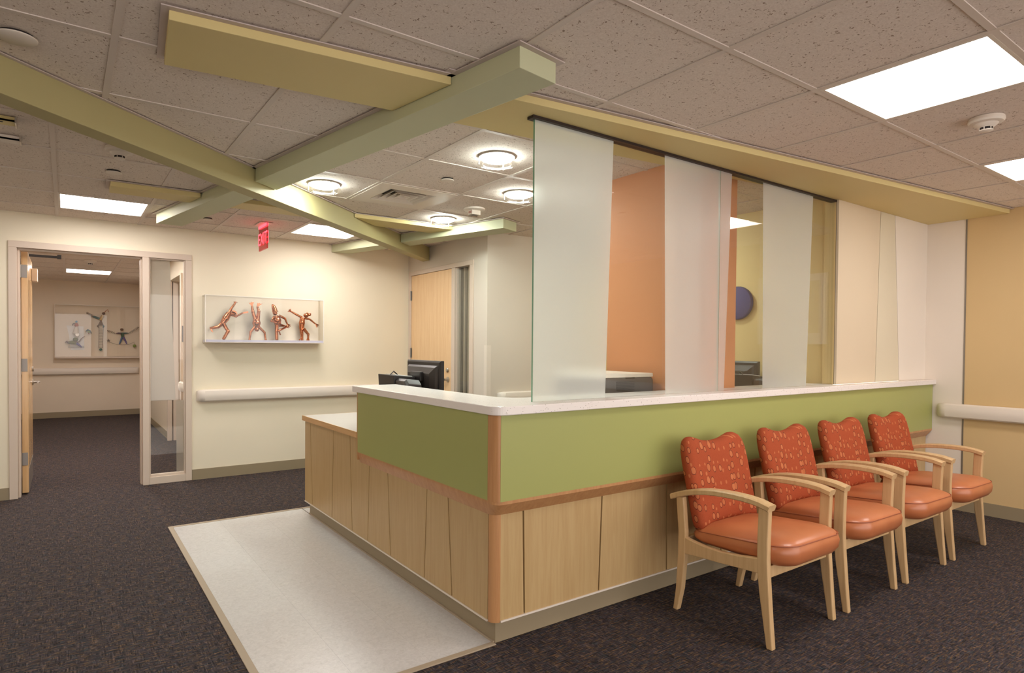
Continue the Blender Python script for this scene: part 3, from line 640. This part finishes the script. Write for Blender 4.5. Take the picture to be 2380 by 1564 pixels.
# ------------------------------------------------------------------ wall things
def rail(axis, fixed, a, b, side, label, ends=(True, True)):
    z0, z1, dp = .752, .870, .066
    prof = [(0.012, z0+.008), (.04, z0), (.058, z0+.012), (dp, z0+.045), (dp, z1-.045), (.058, z1-.012), (.04, z1), (.012, z1-.008)]
    def P(u, d, z): return (u, fixed+side*d, z) if axis == 'x' else (fixed+side*d, u, z)
    t = thing('handrail', label, 'handrail', P((a+b)/2, .03, z0), 'ivory wall handrails')
    part('rail_cover', MB().loft([[P(u, d, z) for d, z in prof] for u in (a+.07*ends[0], b-.07*ends[1])]), m_rail, t, smooth=40)
    part('mount_strip', MB().loft([[P(u, d, z) for d, z in ((.0005, z0+.03), (.014, z0+.03), (.014, z1-.03), (.0005, z1-.03))] for u in (a+.05, b-.05)]), m_frame, t)
    for k, (e, s) in enumerate(((a, 1), (b, -1))):
        if not ends[k]: continue
        lp = []
        for q in range(8):
            an = math.pi/2*(.06+.94*q/7); sc = math.sin(an); u = e+s*.07*(1-math.cos(an))
            lp.append([P(u, .003+(d-.003)*sc, (z0+z1)/2+(z-(z0+z1)/2)*(.72+.28*sc)) for d, z in prof])
        part('end_cap', MB().loft(lp), m_rail, t, smooth=50)
    return t
rail('x', YW, 1.035, XD-.03, -1, 'ivory handrail along the cream wall under the copper figures')
rail('y', XO, -2.5, 2.10, -1, 'ivory handrail along the apricot wall right of the chairs', (False, True))
rail('x', YR, 3.41, 4.48, -1, 'ivory handrail on the white wall behind the glass screen')
rail('x', YC, -.9, 1.13, -1, 'ivory handrail at the far end of the corridor')
rail('y', 1.15, YW+T+.4, 8.15, -1, 'ivory handrail on the corridor side wall seen through the sidelight')

def shadowbox(x0, x1, z0, z1, yw, dp, label, shelf):
    t = thing('display_case', label, 'display case', ((x0+x1)/2, yw-dp/2, z0)); g = .006
    part('back_panel', MB().box(x0+.01, x1-.01, yw-.006, yw-.001, z0, z1), m_ivory2 if shelf else m_hall2, t)
    for nm, b in (('cover', (x0, x1, yw-dp, yw-dp+g, z0, z1)), ('cover', (x0, x0+g, yw-dp+g, yw-.001, z0, z1)), ('cover', (x1-g, x1, yw-dp+g, yw-.001, z0, z1)), ('cover', (x0+g, x1-g, yw-dp+g, yw-.001, z1-g, z1))):
        part(nm, MB().box(*b), m_acryl, t)
    eg = MB()
    for b in ((x0, x1, yw-dp-.001, yw-dp+.004, z1-.004, z1+.001), (x0-.001, x0+.004, yw-dp-.001, yw-dp+.004, z0, z1), (x1-.004, x1+.001, yw-dp-.001, yw-dp+.004, z0, z1), (x0-.001, x0+.004, yw-dp, yw-.001, z1-.004, z1+.001), (x1-.004, x1+.001, yw-dp, yw-.001, z1-.004, z1+.001)): eg.box(*b)
    part('case_edge', eg, m_edge, t)
    if shelf:
        part('shelf', MB().box(x0+g, x1-g, yw-dp+g, yw-.006, z0, z0+.022), m_shelf, t)
        part('base_lip', MB().box(x0, x1, yw-dp, yw-.001, z0-.006, z0-.0005), m_wplast, t)
    else: part('base_lip', MB().box(x0, x1, yw-dp, yw-.001, z0-.03, z0-.0005), m_frame, t)
    for k in (.08, .5, .92): part('screw', MB().lathe([(.005, 0), (.005, .004)], (x0+(x1-x0)*k, yw-dp/2, z1+.0005), 8), m_steel, t)
    return t
m_ivory2 = paint('case_back_ivory', L(240, 232, 214)); m_hall2 = paint('case_back_beige', L(232, 218, 198))
m_edge = M('polished_acrylic_edge', L(246, 240, 230), .25)
shadowbox(1.090, 2.235, 1.331, 1.780, YW, .15, 'clear acrylic wall case holding four copper figures', True)
shadowbox(-.138, 1.148, 1.070, 1.975, YC, .12, 'large clear wall case with colourful acrobats at the corridor end', False)

# copper figures (jointed tube sculptures)
FY = YW-.078
def P3(p, d=0.): return (p[0], FY+d, p[1])
def limb(mb, pts, r, d=0., d2=None):
    r = [q*1.18 for q in r] if isinstance(r, list) else r*1.18
    n = len(pts); d2 = d if d2 is None else d2
    mb.tube([P3(p, d+(d2-d)*i/(n-1)) for i, p in enumerate(pts)], r, 8)
    for i, p in enumerate(pts[1:-1]): mb.ball(P3(p, d+(d2-d)*(i+1)/(n-1)), (r[i+1] if isinstance(r, list) else r)*1.08, 8, 6)
def fan(mb, p, tips, r=.0035, d=0.):
    for q in tips: mb.tube([P3(p, d), P3(q, d-.004)], [r*1.2, r*.7], 6)
CG = 'copper acrobat figures in the wall case'
def figure(label, body, extras):
    c = body.base(); t = thing('copper_figure', label, 'sculpture', c, CG)
    part('body', body, m_copper, t, smooth=50)
    for nm, mb in extras: part(nm, mb, m_copper, t, smooth=50)
b = MB(); limb(b, [(1.254, 1.51), (1.286, 1.562), (1.317, 1.614)], [.020, .027, .023]); b.ball(P3((1.349, 1.604), -.015), (.024, .024, .026))
limb(b, [(1.317, 1.616), (1.336, 1.66), (1.371, 1.713)], [.013, .010, .008]); fan(b, (1.371, 1.713), [(1.357, 1.728), (1.368, 1.733), (1.381, 1.733), (1.394, 1.724)])
limb(b, [(1.325, 1.600), (1.376, 1.582), (1.435, 1.618)], [.011, .009, .007], -.01, -.03); b.prism([(1.433, 1.611), (1.438, 1.628), (1.484, 1.638), (1.487, 1.622)], FY-.036, FY-.028, 'y')
limb(b, [(1.254, 1.51), (1.218, 1.478), (1.148, 1.462)], [.018, .014, .010], .0, .02); b.prism([(1.143, 1.468), (1.158, 1.466), (1.176, 1.424), (1.160, 1.432)], FY+.012, FY+.028, 'y')
limb(b, [(1.262, 1.508), (1.304, 1.437), (1.262, 1.357)], [.017, .015, .013], -.01); b.ball(P3((1.262, 1.3595), -.022), (.013, .026, .006))
h = MB(); h.prism([(1.330, 1.632), (1.347, 1.643), (1.372, 1.632), (1.385, 1.608), (1.379, 1.595), (1.37, 1.615), (1.352, 1.627)], FY-.045, FY+.012, 'y')
figure('copper figure leaping with arms raised, leftmost in the wall case', b, [('hat', h)])
b = MB(); limb(b, [(1.572, 1.566), (1.573, 1.524), (1.573, 1.480)], [.028, .033, .026]); b.ball(P3((1.572, 1.458), -.018), (.022, .022, .022))
limb(b, [(1.560, 1.562), (1.537, 1.639), (1.529, 1.696)], [.017, .013, .009]); limb(b, [(1.586, 1.562), (1.594, 1.641), (1.581, 1.690)], [.017, .014, .009])
b.prism([(1.527, 1.690), (1.534, 1.692), (1.550, 1.736), (1.538, 1.729), (1.527, 1.735), (1.518, 1.725), (1.500, 1.723)], FY-.004, FY+.004, 'y'); b.prism([(1.574, 1.686), (1.586, 1.686), (1.631, 1.722), (1.610, 1.718), (1.600, 1.729), (1.590, 1.720), (1.580, 1.727)], FY-.004, FY+.004, 'y')
limb(b, [(1.556, 1.486), (1.515, 1.434), (1.503, 1.357)], [.012, .010, .008], -.01); limb(b, [(1.592, 1.486), (1.648, 1.431), (1.659, 1.357)], [.012, .010, .008], -.01)
fan(b, (1.503, 1.358), [(1.492, 1.3565), (1.503, 1.3565), (1.514, 1.3565)], .004, -.012); fan(b, (1.659, 1.358), [(1.648, 1.3565), (1.66, 1.3565), (1.67, 1.3565)], .004, -.012)
figure('copper figure standing on its hands with webbed feet in the air', b, [])
b = MB(); limb(b, [(1.757, 1.603), (1.776, 1.556), (1.783, 1.515)], [.022, .033, .028]); b.ball(P3((1.750, 1.629), -.012), (.024, .024, .024))
limb(b, [(1.741, 1.596), (1.710, 1.545), (1.760, 1.528)], [.011, .009, .007], -.02, -.04); limb(b, [(1.790, 1.606), (1.851, 1.577), (1.874, 1.520)], [.012, .010, .007], -.01)
fan(b, (1.874, 1.520), [(1.907, 1.511), (1.904, 1.497), (1.894, 1.485), (1.882, 1.478)], .0045, -.012)
limb(b, [(1.772, 1.518), (1.769, 1.441), (1.771, 1.356)], [.017, .015, .013]); limb(b, [(1.793, 1.508), (1.872, 1.496), (1.787, 1.452), (1.802, 1.406)], [.017, .013, .010, .006], -.02)
b.ball(P3((1.771, 1.3592), -.012), (.013, .024, .006))
h = MB(); h.tube([P3((1.752, 1.640), -.012), P3((1.744, 1.672), -.012), P3((1.733, 1.700), -.012), P3((1.722, 1.718), -.010)], [.027, .025, .019, .007], 14); h.tube([P3((1.752, 1.642), -.012), P3((1.751, 1.648), -.012)], [.032, .031], 14)
figure('copper figure in a tall pointed hat balancing on one leg', b, [('hat', h)])
b = MB(); limb(b, [(2.034, 1.590), (2.027, 1.537), (2.024, 1.482)], [.022, .026, .022]); b.ball(P3((2.066, 1.617), -.015), (.029, .024, .023)); b.ball(P3((2.098, 1.625), -.02), (.020, .016, .016))
b.ball(P3((2.075, 1.640), -.025), .009); b.ball(P3((2.108, 1.636), -.025), .007)
limb(b, [(2.026, 1.594), (1.963, 1.626), (1.910, 1.655)], [.011, .009, .007]); fan(b, (1.91, 1.655), [(1.880, 1.651), (1.886, 1.665), (1.895, 1.676), (1.906, 1.680)], .0045)
limb(b, [(2.050, 1.588), (2.108, 1.576), (2.168, 1.530)], [.011, .009, .007], -.01); fan(b, (2.168, 1.530), [(2.200, 1.523), (2.201, 1.508), (2.192, 1.496), (2.178, 1.493)], .0045, -.012)
limb(b, [(2.020, 1.488), (2.026, 1.422), (2.029, 1.356)], [.017, .014, .011]); limb(b, [(2.040, 1.475), (2.087, 1.420), (2.086, 1.372)], [.015, .012, .009], -.02)
b.prism([(2.078, 1.390), (2.092, 1.390), (2.100, 1.3545), (2.066, 1.3545)], FY-.026, FY-.018, 'y'); b.ball(P3((1.997, 1.361), -.02), (.008, .012, .007)); b.tube([P3((2.024, 1.385)), P3((1.997, 1.362), -.02)], .005, 6)
figure('copper frog-headed figure dancing with one leg bent, rightmost in the case', b, [])

# corridor-end acrobats
AY = YC-.05
def cm(n, c, r=.6): return M(n, L(*c), r)
def A(p, d=0.): return (p[0], AY+d, p[1])
c_teal, c_pur, c_olive, c_brn, c_yel, c_red, c_wire = cm('teal_tin', (36, 74, 70)), cm('purple_tin', (92, 78, 140)), cm('olive_tin', (110, 108, 40)), cm('brown_tin', (120, 92, 74)), cm('ochre_tin', (196, 156, 76)), cm('rust_tin', (178, 84, 44)), cm('dark_wire', (112, 98, 84), .4)
c_grn, c_sky, c_dk = cm('green_tin', (122, 140, 50)), cm('sky_blue_bead', (98, 168, 206)), cm('dark_green_tin', (40, 84, 62))
AG = 'small acrobats in the corridor case'
def coil(mb, a, b, r=.018, turns=6, n=40):
    a, b = Vector(A(a)), Vector(A(b)); ax = (b-a); u = Vector((0, 1, 0)); v = ax.normalized().cross(u)
    mb.tube([a+ax*(i/n)+u*(r*math.cos(2*math.pi*turns*i/n))+v*(r*math.sin(2*math.pi*turns*i/n)) for i in range(n+1)], .003, 5)
solo('paper_sheet', MB().prism([(.028, 1.614), (.275, 1.601), (.287, 1.183), (.088, 1.183), (.064, 1.429)], YC-.012, YC-.008, 'y'), m_paper, 'white crumpled paper backing behind the reclining acrobat', 'paper')
t = thing('acrobat_figure', 'tin acrobat reclining in front of the white paper, green body and purple legs', 'sculpture', (.16, AY, 1.23), AG)
part('body', MB().tube([A((.055, 1.312)), A((.11, 1.316)), A((.17, 1.305))], [.022, .034, .026], 8), c_olive, t, smooth=60)
part('head', MB().ball(A((.158, 1.369), -.01), (.040, .03, .036)), c_olive, t, smooth=60)
part('leg', MB().tube([A((.17, 1.305)), A((.215, 1.265)), A((.248, 1.233))], [.02, .017, .010], 8), c_pur, t, smooth=60)
part('arm', MB().tube([A((.15, 1.33), -.02), A((.205, 1.325), -.02), A((.245, 1.39), -.01), (.295, AY, 1.43)], [.012, .010, .006, .005], 8), c_brn, t, smooth=60)
part('tail_feathers', MB().tube([A((.06, 1.31)), A((.03, 1.335)), A((.005, 1.315))], [.02, .014, .004], 8), c_brn, t, smooth=60)
hb = MB()
for k in range(3): hb.box(.05, .284, AY-.002, AY+.002, 1.222+k*.014, 1.227+k*.014)
part('striped_mat', hb, c_wire, t)
t = thing('acrobat_figure', 'small rust-bodied figure with blue bead hat perched above the white paper', 'sculpture', (.171, AY, 1.6), AG)
part('body', MB().tube([A((.171, 1.655)), A((.172, 1.625)), A((.176, 1.598))], [.018, .03, .027], 8), c_rust if False else c_red, t, smooth=60)
part('hat', MB().ball(A((.171, 1.683)), .017), c_sky, t, smooth=60)
part('arm', MB().tube([A((.15, 1.65)), A((.125, 1.645)), A((.115, 1.612))], .008, 6), c_wire, t, smooth=60)
part('skirt', MB().tube([A((.172, 1.598)), A((.168, 1.54)), A((.162, 1.47))], [.02, .04, .05], 10), m_wplast, t, smooth=60)
part('pan', MB().lathe([(.035, 0), (.03, -.008), (.02, -.008)], A((.183, 1.454), -.03), 16, 'y'), m_steel, t)
t = thing('toy_parrot', 'small green and gold tin bird between the paper and the ladder', 'sculpture', (.35, AY, 1.47), AG)
part('body', MB().tube([A((.307, 1.515)), A((.336, 1.540)), A((.372, 1.520)), A((.398, 1.475))], [.008, .018, .014, .003], 8), c_teal, t, smooth=60)
part('wing', MB().ball(A((.352, 1.505), -.015), (.018, .01, .018)), c_grn, t, smooth=60)
part('foot', MB().tube([A((.350, 1.49)), A((.348, 1.468))], .006, 6), c_red, t); part('beak', MB().tube([A((.307, 1.518)), A((.302, 1.49))], [.009, .003], 6), c_yel, t)
t = thing('acrobat_figure', 'tin acrobat doing a handstand on the tall ladder with a coiled spring arm', 'sculpture', (.54, AY, 1.53), AG)
part('body', MB().tube([A((.524, 1.722)), A((.548, 1.77)), A((.562, 1.81))], [.024, .024, .018], 8), c_yel, t, smooth=60)
part('head', MB().ball(A((.572, 1.838), -.01), (.026, .022, .024)), c_brn, t, smooth=60)
part('skirt', MB().prism([(.534, 1.735), (.488, 1.632), (.574, 1.632)], AY-.012, AY+.004, 'y'), c_brn, t)
part('leg', MB().tube([A((.505, 1.632)), A((.48, 1.615)), A((.505, 1.585))], .011, 6), c_brn, t); part('leg', MB().tube([A((.56, 1.632)), A((.578, 1.61)), A((.562, 1.585))], .011, 6), c_teal, t)
part('arm', MB().tube([A((.52, 1.745)), A((.46, 1.765)), A((.414, 1.785))], [.016, .018, .012], 8), c_teal, t, smooth=60)
cb = MB(); coil(cb, (.414, 1.789), (.318, 1.845)); part('spring', cb, c_wire, t)
part('streamer', MB().tube([A((.576, 1.841)), A((.605, 1.885)), A((.635, 1.915)), A((.650, 1.868))], .005, 6), c_red, t)
t = thing('toy_ladder', 'tall narrow wire ladder standing on a dark green ball in the corridor case', 'sculpture', (.53, AY, 1.17), AG)
part('rail', MB().tube([A((.504, 1.58)), A((.499, 1.218))], .0035, 6), c_brn, t); part('rail', MB().tube([A((.569, 1.58)), A((.558, 1.218))], .0035, 6), c_brn, t)
for k in range(13): part('rung', MB().tube([A((.503, 1.23+k*.0275)), A((.564, 1.23+k*.0275))], .0025, 5), c_wire, t)
part('ball', MB().ball(A((.529, 1.192)), .024), c_dk, t, smooth=60)
t = thing('acrobat_figure', 'tin tightrope walker with wide purple and teal arms on a bowed wire', 'sculpture', (.86, AY, 1.27), AG)
part('head', MB().ball(A((.852, 1.560)), (.028, .022, .022)), c_brn, t, smooth=60)
part('arm', MB().prism([(.747, 1.486), (.80, 1.505), (.862, 1.503), (.862, 1.478), (.80, 1.478)], AY-.006, AY+.006, 'y'), cm('plum_tin', (84, 54, 70)), t)
part('arm', MB().prism([(.862, 1.503), (.93, 1.506), (.974, 1.494), (.93, 1.480), (.862, 1.478)], AY-.006, AY+.006, 'y'), c_teal, t)
part('body', MB().tube([A((.862, 1.50)), A((.864, 1.46)), A((.867, 1.412))], [.026, .024, .020], 8), c_dk, t, smooth=60)
part('leg', MB().tube([A((.860, 1.42)), A((.835, 1.35)), A((.812, 1.29))], [.018, .014, .010], 8), cm('blue_tin', (70, 100, 140)), t, smooth=60); part('leg', MB().tube([A((.874, 1.42)), A((.905, 1.36)), A((.930, 1.30))], [.018, .014, .010], 8), c_pur, t, smooth=60)
cb = MB(); coil(cb, (.628, 1.53), (.747, 1.494), .016, 5); coil(cb, (.974, 1.498), (1.12, 1.61), .016, 7); part('spring', cb, c_wire, t)
part('wire', MB().tube([A(p) for p in ((.654, 1.328), (.773, 1.285), (.861, 1.277), (.963, 1.290), (1.052, 1.332), (1.052, 1.29))], .0035, 6), c_wire, t)
part('star', MB().prism([(.647+(.035 if k % 2 == 0 else .014)*math.sin(k*math.pi/5), 1.355+(.035 if k % 2 == 0 else .014)*math.cos(k*math.pi/5)) for k in range(10)], AY-.003, AY+.003, 'y'), c_wire, t)
part('ball', MB().ball(A((1.052, 1.262)), (.028, .028, .03)), c_grn, t, smooth=60)

# blue disc, picture on the apricot wall (seen reflected in the glass)
t = thing('wall_disc', 'round dark blue felt disc on the yellow wall beside the terracotta column', 'wall disc', (4.505, 3.02, 1.545))
part('disc', MB().lathe([(.0005, -.04), (.125, -.04), (.134, -.034), (.136, -.004), (.13, -.001)], (4.52, 3.02, 1.678), 40, 'x'), m_blue, t, smooth=40)
t = thing('framed_picture', 'white framed picture on the apricot wall, seen only as a glass reflection', 'picture', (XO-.02, 1.10, 1.35))
pf = MB()
for b in ((.74, 1.445, 1.352, 1.46), (.74, 1.445, 1.97, 2.036), (.74, .80, 1.46, 1.97), (1.385, 1.445, 1.46, 1.97)): pf.box(XO-.03, XO-.001, b[0], b[1], b[2], b[3])
part('frame', pf, m_paper, t); part('print', MB().box(XO-.015, XO-.005, .80, 1.385, 1.46, 1.97), m_ivory, t)

# ------------------------------------------------------------------ doors and sidelights
def lever(parent, c, nrm, along, mat=m_steel):
    c, n, a = Vector(c), Vector(nrm), Vector(along); mb = MB(); sd = n.cross(a)
    mb.loft([[c+n*h+(a*math.cos(q*math.pi/8)+sd*math.sin(q*math.pi/8))*r for q in range(16)] for r, h in ((.030, .0005), (.030, .006), (.022, .010), (.011, .012), (.011, .045))])
    mb.tube([c+n*.045, c+n*.052+a*.012, c+n*.050+a*.06, c+n*.046+a*.115], [.011, .011, .009, .008], 10)
    return part('lever_handle', mb, mat, parent, smooth=50)
t = thing('door_1', None, None, (-.30, 6.66, 0), kind='structure')
fr = MB(); fy0, fy1 = YW-.014, YW+T+.014
fr.box(-.381, -.323, fy0, fy1, 0, 2.105); fr.box(-.323, -.306, fy0+.05, fy1, 0, 2.09)
fr.box(-.381, .996, fy0, fy1, 2.105, 2.160); fr.box(-.323, .574, fy0+.05, fy1, 2.088, 2.105)
fr.box(.586, .640, fy0, fy1, .0, 2.105); fr.box(.574, .586, fy0+.05, fy1, .0, 2.105)
fr.box(.942, .996, fy0, fy1, 0, 2.105); fr.box(.640, .942, fy0, fy1, 0, .07); fr.box(.652, .932, fy0+.02, fy0+.06, .07, .09)
fr.box(.640, .652, fy0+.02, fy0+.06, .07, 2.105); fr.box(.930, .942, fy0+.02, fy0+.06, .07, 2.105); fr.box(.652, .930, fy0+.02, fy0+.06, 2.093, 2.105)
part('door_frame', fr, m_frame, t, bevel=.003)
lf = part('door_leaf', MB().box(-.302, -.257, 6.700, 7.56, .014, 2.092), wood('maple_door_edge', L(222, 186, 138), L(208, 168, 120), .16, k=.7), t, bevel=.002)
for z0 in (.252, 1.063, 1.87): part('hinge', MB().box(-.303, -.262, 6.6965, 6.700, z0, z0+.11).tube([(-.306, 6.694, z0), (-.306, 6.694, z0+.11)], .006, 8), m_dullsteel, lf)
lever(lf, (-.2565, 7.49, .93), (1, 0, 0), (0, -1, 0)); part('deadbolt', MB().lathe([(.026, 0), (.026, .008), (.02, .012), (.0005, .012)], (-.2565, 7.49, 1.055), 18, 'x'), m_steel, lf)
part('kick_plate', MB().box(-.2568, -.2555, 6.71, 7.55, .02, .22), m_dullsteel, lf)
part('closer_arm', MB().box(-.25, -.02, 6.70, 6.72, 2.055, 2.075).box(-.05, -.02, 6.69, 6.725, 2.05, 2.085), m_dgrey, lf)
part('closer_body', MB().box(-.2555, -.21, 7.40, 7.54, 1.90, 2.02), m_wplast, lf, bevel=.004)
wn = thing('window_1', None, None, (.79, YW+.03, .07), kind='structure')
part('pane', MB().box(.652, .932, YW+.026, YW+.032, .088, 2.094), m_glass, wn)
part('frosted_band', MB().prism([(.652, .775), (.862, .775), (.815, 2.094), (.652, 2.094)], YW+.0325, YW+.0335, 'y'), m_frost2, wn)
part('frosted_band', MB().prism([(.870, .09), (.931, .09), (.931, .772), (.866, .772)], YW+.0325, YW+.0335, 'y'), m_frost2, wn)

t = thing('door_2', None, None, (XD, 6.0, 0), kind='structure')
fr = MB(); fx0, fx1 = XD-.014, XD+.08
fr.box(fx0, fx1, 6.462, 6.510, 0, 2.115); fr.box(fx0, fx1, 5.128, 6.510, 2.115, 2.162); fr.box(fx0, fx1, 5.475, 5.540, 0, 2.115); fr.box(fx0, fx1, 5.128, 5.192, 0, 2.115); fr.box(fx0, fx1, 5.192, 5.475, 0, .14)
fr.box(fx0+.02, fx1, 5.192, 5.205, .14, 2.115); fr.box(fx0+.02, fx1, 5.462, 5.475, .14, 2.115)
part('door_frame', fr, m_frame, t, bevel=.003)
lf = part('door_leaf', MB().box(XD-.004, XD+.04, 5.544, 6.459, .01, 2.111), m_door, t, bevel=.001)
for z0 in (.25, 1.17, 1.83): part('hinge', MB().tube([(XD-.012, 6.462, z0), (XD-.012, 6.462, z0+.11)], .008, 8).box(XD-.0045, XD-.0035, 6.44, 6.459, z0, z0+.11), m_dullsteel, lf)
lever(lf, (XD-.0045, 5.614, .955), (-1, 0, 0), (0, 1, 0)); part('deadbolt', MB().lathe([(.0005, -.016), (.018, -.016), (.024, -.010), (.024, -.0005)], (XD-.0045, 5.618, 1.055), 18, 'x'), m_steel, lf)
part('strike_plate', MB().box(XD-.0045, XD-.0035, 5.545, 5.55, .93, 1.05), m_dark, lf)
wn = thing('window_2', None, None, (XD, 5.33, .14), kind='structure')
part('pane', MB().box(XD+.03, XD+.036, 5.206, 5.461, .141, 2.114), m_glass, wn)
part('blind', MB().box(XD+.072, XD+.078, 5.206, 5.461, .141, 2.114), M('grey_blind', L(176, 164, 144), .7), wn)
part('blind_fold', MB().box(XD+.058, XD+.072, 5.355, 5.385, .141, 2.114).box(XD+.055, XD+.072, 5.435, 5.461, .141, 2.114), M('dark_blind_edge', L(110, 102, 92), .6), wn)
solo('door_sign', MB().box(1.128, 1.149, 7.95, 8.10, 1.33, 1.52), m_dgrey, 'dark room sign plate on the corridor wall seen through the sidelight', 'sign')

# ------------------------------------------------------------------ chairs
def outline(hx, y0, y1, r, n=10, bow=0.):
    cs = [(hx-r, y0+r, 270), (hx-r, y1-r, 0), (-hx+r, y1-r, 90), (-hx+r, y0+r, 180)]; pts = []
    for cx, cy, a in cs:
        for k in range(n+1):
            q = math.radians(a+90*k/n); x, yv = cx+r*math.cos(q), cy+r*math.sin(q)
            if yv < (y0+y1)/2: yv -= bow*(1-(x/hx)**2)
            pts.append((x, yv))
    return pts
def chair(x0):
    xl, xr = x0, x0+.556; xc = (xl+xr)/2; th = .031
    t = thing('armchair', 'x', 'chair', (xc, 1.75, 0), 'orange waiting chairs along the counter')
    fb = [(1.557, .612), (1.561, .48), (1.561, .387), (1.558, .32), (1.547, .226), (1.530, .122), (1.510, 0)]
    fd = [.050, .050, .050, .050, .046, .037, .028]
    rb = [(2.005, .572), (1.989, .40), (1.990, .285), (2.000, .116), (2.016, 0)]
    rd = [.043, .043, .043, .036, .026]
    for s in (0, 1):
        xa, xb = (xl, xl+th) if s == 0 else (xr-th, xr)
        part('leg', MB().prism(fb+[(p[0]-d, p[1]) for p, d in zip(fb, fd)][::-1], xa, xb, 'x'), m_chairw, t, bevel=.005)
        part('leg', MB().prism(rb+[(p[0]-d, p[1]) for p, d in zip(rb, rd)][::-1], xa, xb, 'x'), m_chairw, t, bevel=.005)
        rl_ = [(1.950, .378), (1.925, .371), (1.842, .362), (1.751, .360), (1.664, .368), (1.58, .381), (1.552, .388), (1.552, .318), (1.663, .312), (1.750, .306), (1.841, .302), (1.950, .294)]
        part('side_rail', MB().prism(rl_, xa+.001, xb-.001, 'x'), m_chairw, t, bevel=.004)
        top = [(2.035, .578), (1.98, .600), (1.933, .615), (1.88, .629), (1.827, .639), (1.775, .645), (1.728, .648), (1.68, .6495), (1.631, .649), (1.59, .6465), (1.553, .642), (1.500, .629)]
        aa, ab = (xl-.010, xl+.047) if s == 0 else (xr-.047, xr+.010)
        bot = [(p[0]+(-.004 if k == 0 else (.006 if k == len(top)-1 else 0)), p[1]-.028) for k, p in enumerate(top)]
        loops = []
        for k in range(len(top)):
            (ty, tz), (by, bz) = top[k], bot[k]; w0 = 1.0
            loops.append([(aa, by, bz+.004), (aa+.004, by, bz), (ab-.004, by, bz), (ab, by, bz+.004), (ab, ty, tz-.006), (ab-.007, ty, tz), (aa+.007, ty, tz), (aa, ty, tz-.006)])
        part('armrest', MB().loft(loops), m_chairw, t, smooth=40)
    part('front_rail', MB().prism([(xl+th, .300), (xr-th, .300), (xr-th, .352), (xl+th, .352)], 1.520, 1.545, 'y'), m_chairw, t, bevel=.003)
    part('rear_rail', MB().prism([(xl+th, .300), (xr-th, .300), (xr-th, .372), (xl+th, .372)], 1.955, 1.980, 'y'), m_chairw, t, bevel=.003)
    # seat cushion
    hx = (.556-2*th)/2-.003; y0, y1 = 1.446, 1.950
    zs_ = lambda yv: .4085+(y1-yv)/(y1-y0)*.040
    loops = []
    for dz, ins in ((-.108, .085), (-.104, .045), (-.088, .014), (-.062, -.004), (-.030, -.008), (0, -.001), (.011, .010), (.022, .028), (.032, .058), (.040, .100), (.045, .15), (.047, .20)):
        k = 1.0 if dz > 0 else 1.0
        loops.append([(xc+x, yv, max(.345, zs_(yv)+dz*(1 if dz > 0 else .55+.45*(y1-yv)/(y1-y0)))) for x, yv in outline(hx-ins, y0+ins, y1-ins, max(.02, .085-ins*.3), 8, .026)])
    seat = part('seat_cushion', MB().loft(loops), m_vinyl, t, smooth=60)
    part('piping', MB().tube([(xc+x, yv, zs_(yv)+.002) for x, yv in outline(hx+.001, y0-.001, y1+.001, .085, 8, .026)]+[(xc+outline(hx+.001, y0-.001, y1+.001, .085, 8, .026)[0][0], outline(hx+.001, y0-.001, y1+.001, .085, 8, .026)[0][1], zs_(y0))], .0026, 6), m_seam, seat, smooth=60)
    # back cushion: outline in (x, z), tilted
    half = [(0, .436), (.10, .430), (.17, .421), (.215, .416), (.236, .424), (.243, .45), (.2455, .50), (.2465, .56), (.2465, .62), (.247, .68), (.247, .74), (.243, .785), (.232, .822), (.213, .846), (.187, .857), (.160, .857), (.130, .849), (.095, .838), (.05, .830), (0, .827)]
    ol = half+[(-x, z) for x, z in half[1:-1]][::-1]
    cx_, cz_ = 0, .63
    yb_ = lambda z: 1.915+(z-.42)*.235
    n = len(ol); nrm = []
    for i in range(n):
        d = Vector(ol[(i+1) % n])-Vector(ol[i-1]); nrm.append(Vector((-d.y, d.x)).normalized())
    if (Vector((0, .63))-Vector(ol[0])).dot(nrm[0]) < 0: nrm = [-q for q in nrm]
    loops = []
    for dy, ins, k in ((.037, .034, .3), (.036, .034, .7), (.035, .034, 1), (.032, .020, 1), (.024, .008, 1), (.010, .001, 1), (-.006, 0, 1), (-.020, .004, 1), (-.030, .012, 1), (-.037, .024, 1), (-.040, .034, 1), (-.043, .034, .7), (-.044, .034, .3)):
        lp = []
        for p, q in zip(ol, nrm):
            X, Z = p[0]+q.x*ins, p[1]+q.y*ins
            X *= k; Z = .64+(Z-.64)*k
            lp.append((xc+X, yb_(Z)+dy+(X/.25)**2*-.012, Z))
        loops.append(lp)
    part('back_cushion', MB().loft(loops), m_oval, t, smooth=60)
    return t
labs = ['orange padded chair nearest the viewer, its whole wooden side frame in view', 'orange padded chair second from the viewer, beside the nearest one', 'orange padded chair third from the viewer, next to the last one', 'orange padded chair farthest from the viewer, closest to the apricot wall']
c0 = chair(2.497); c0['label'] = labs[0]
for k in (1, 2, 3): dup(c0, (.6685*k, 0, 0), labs[k])
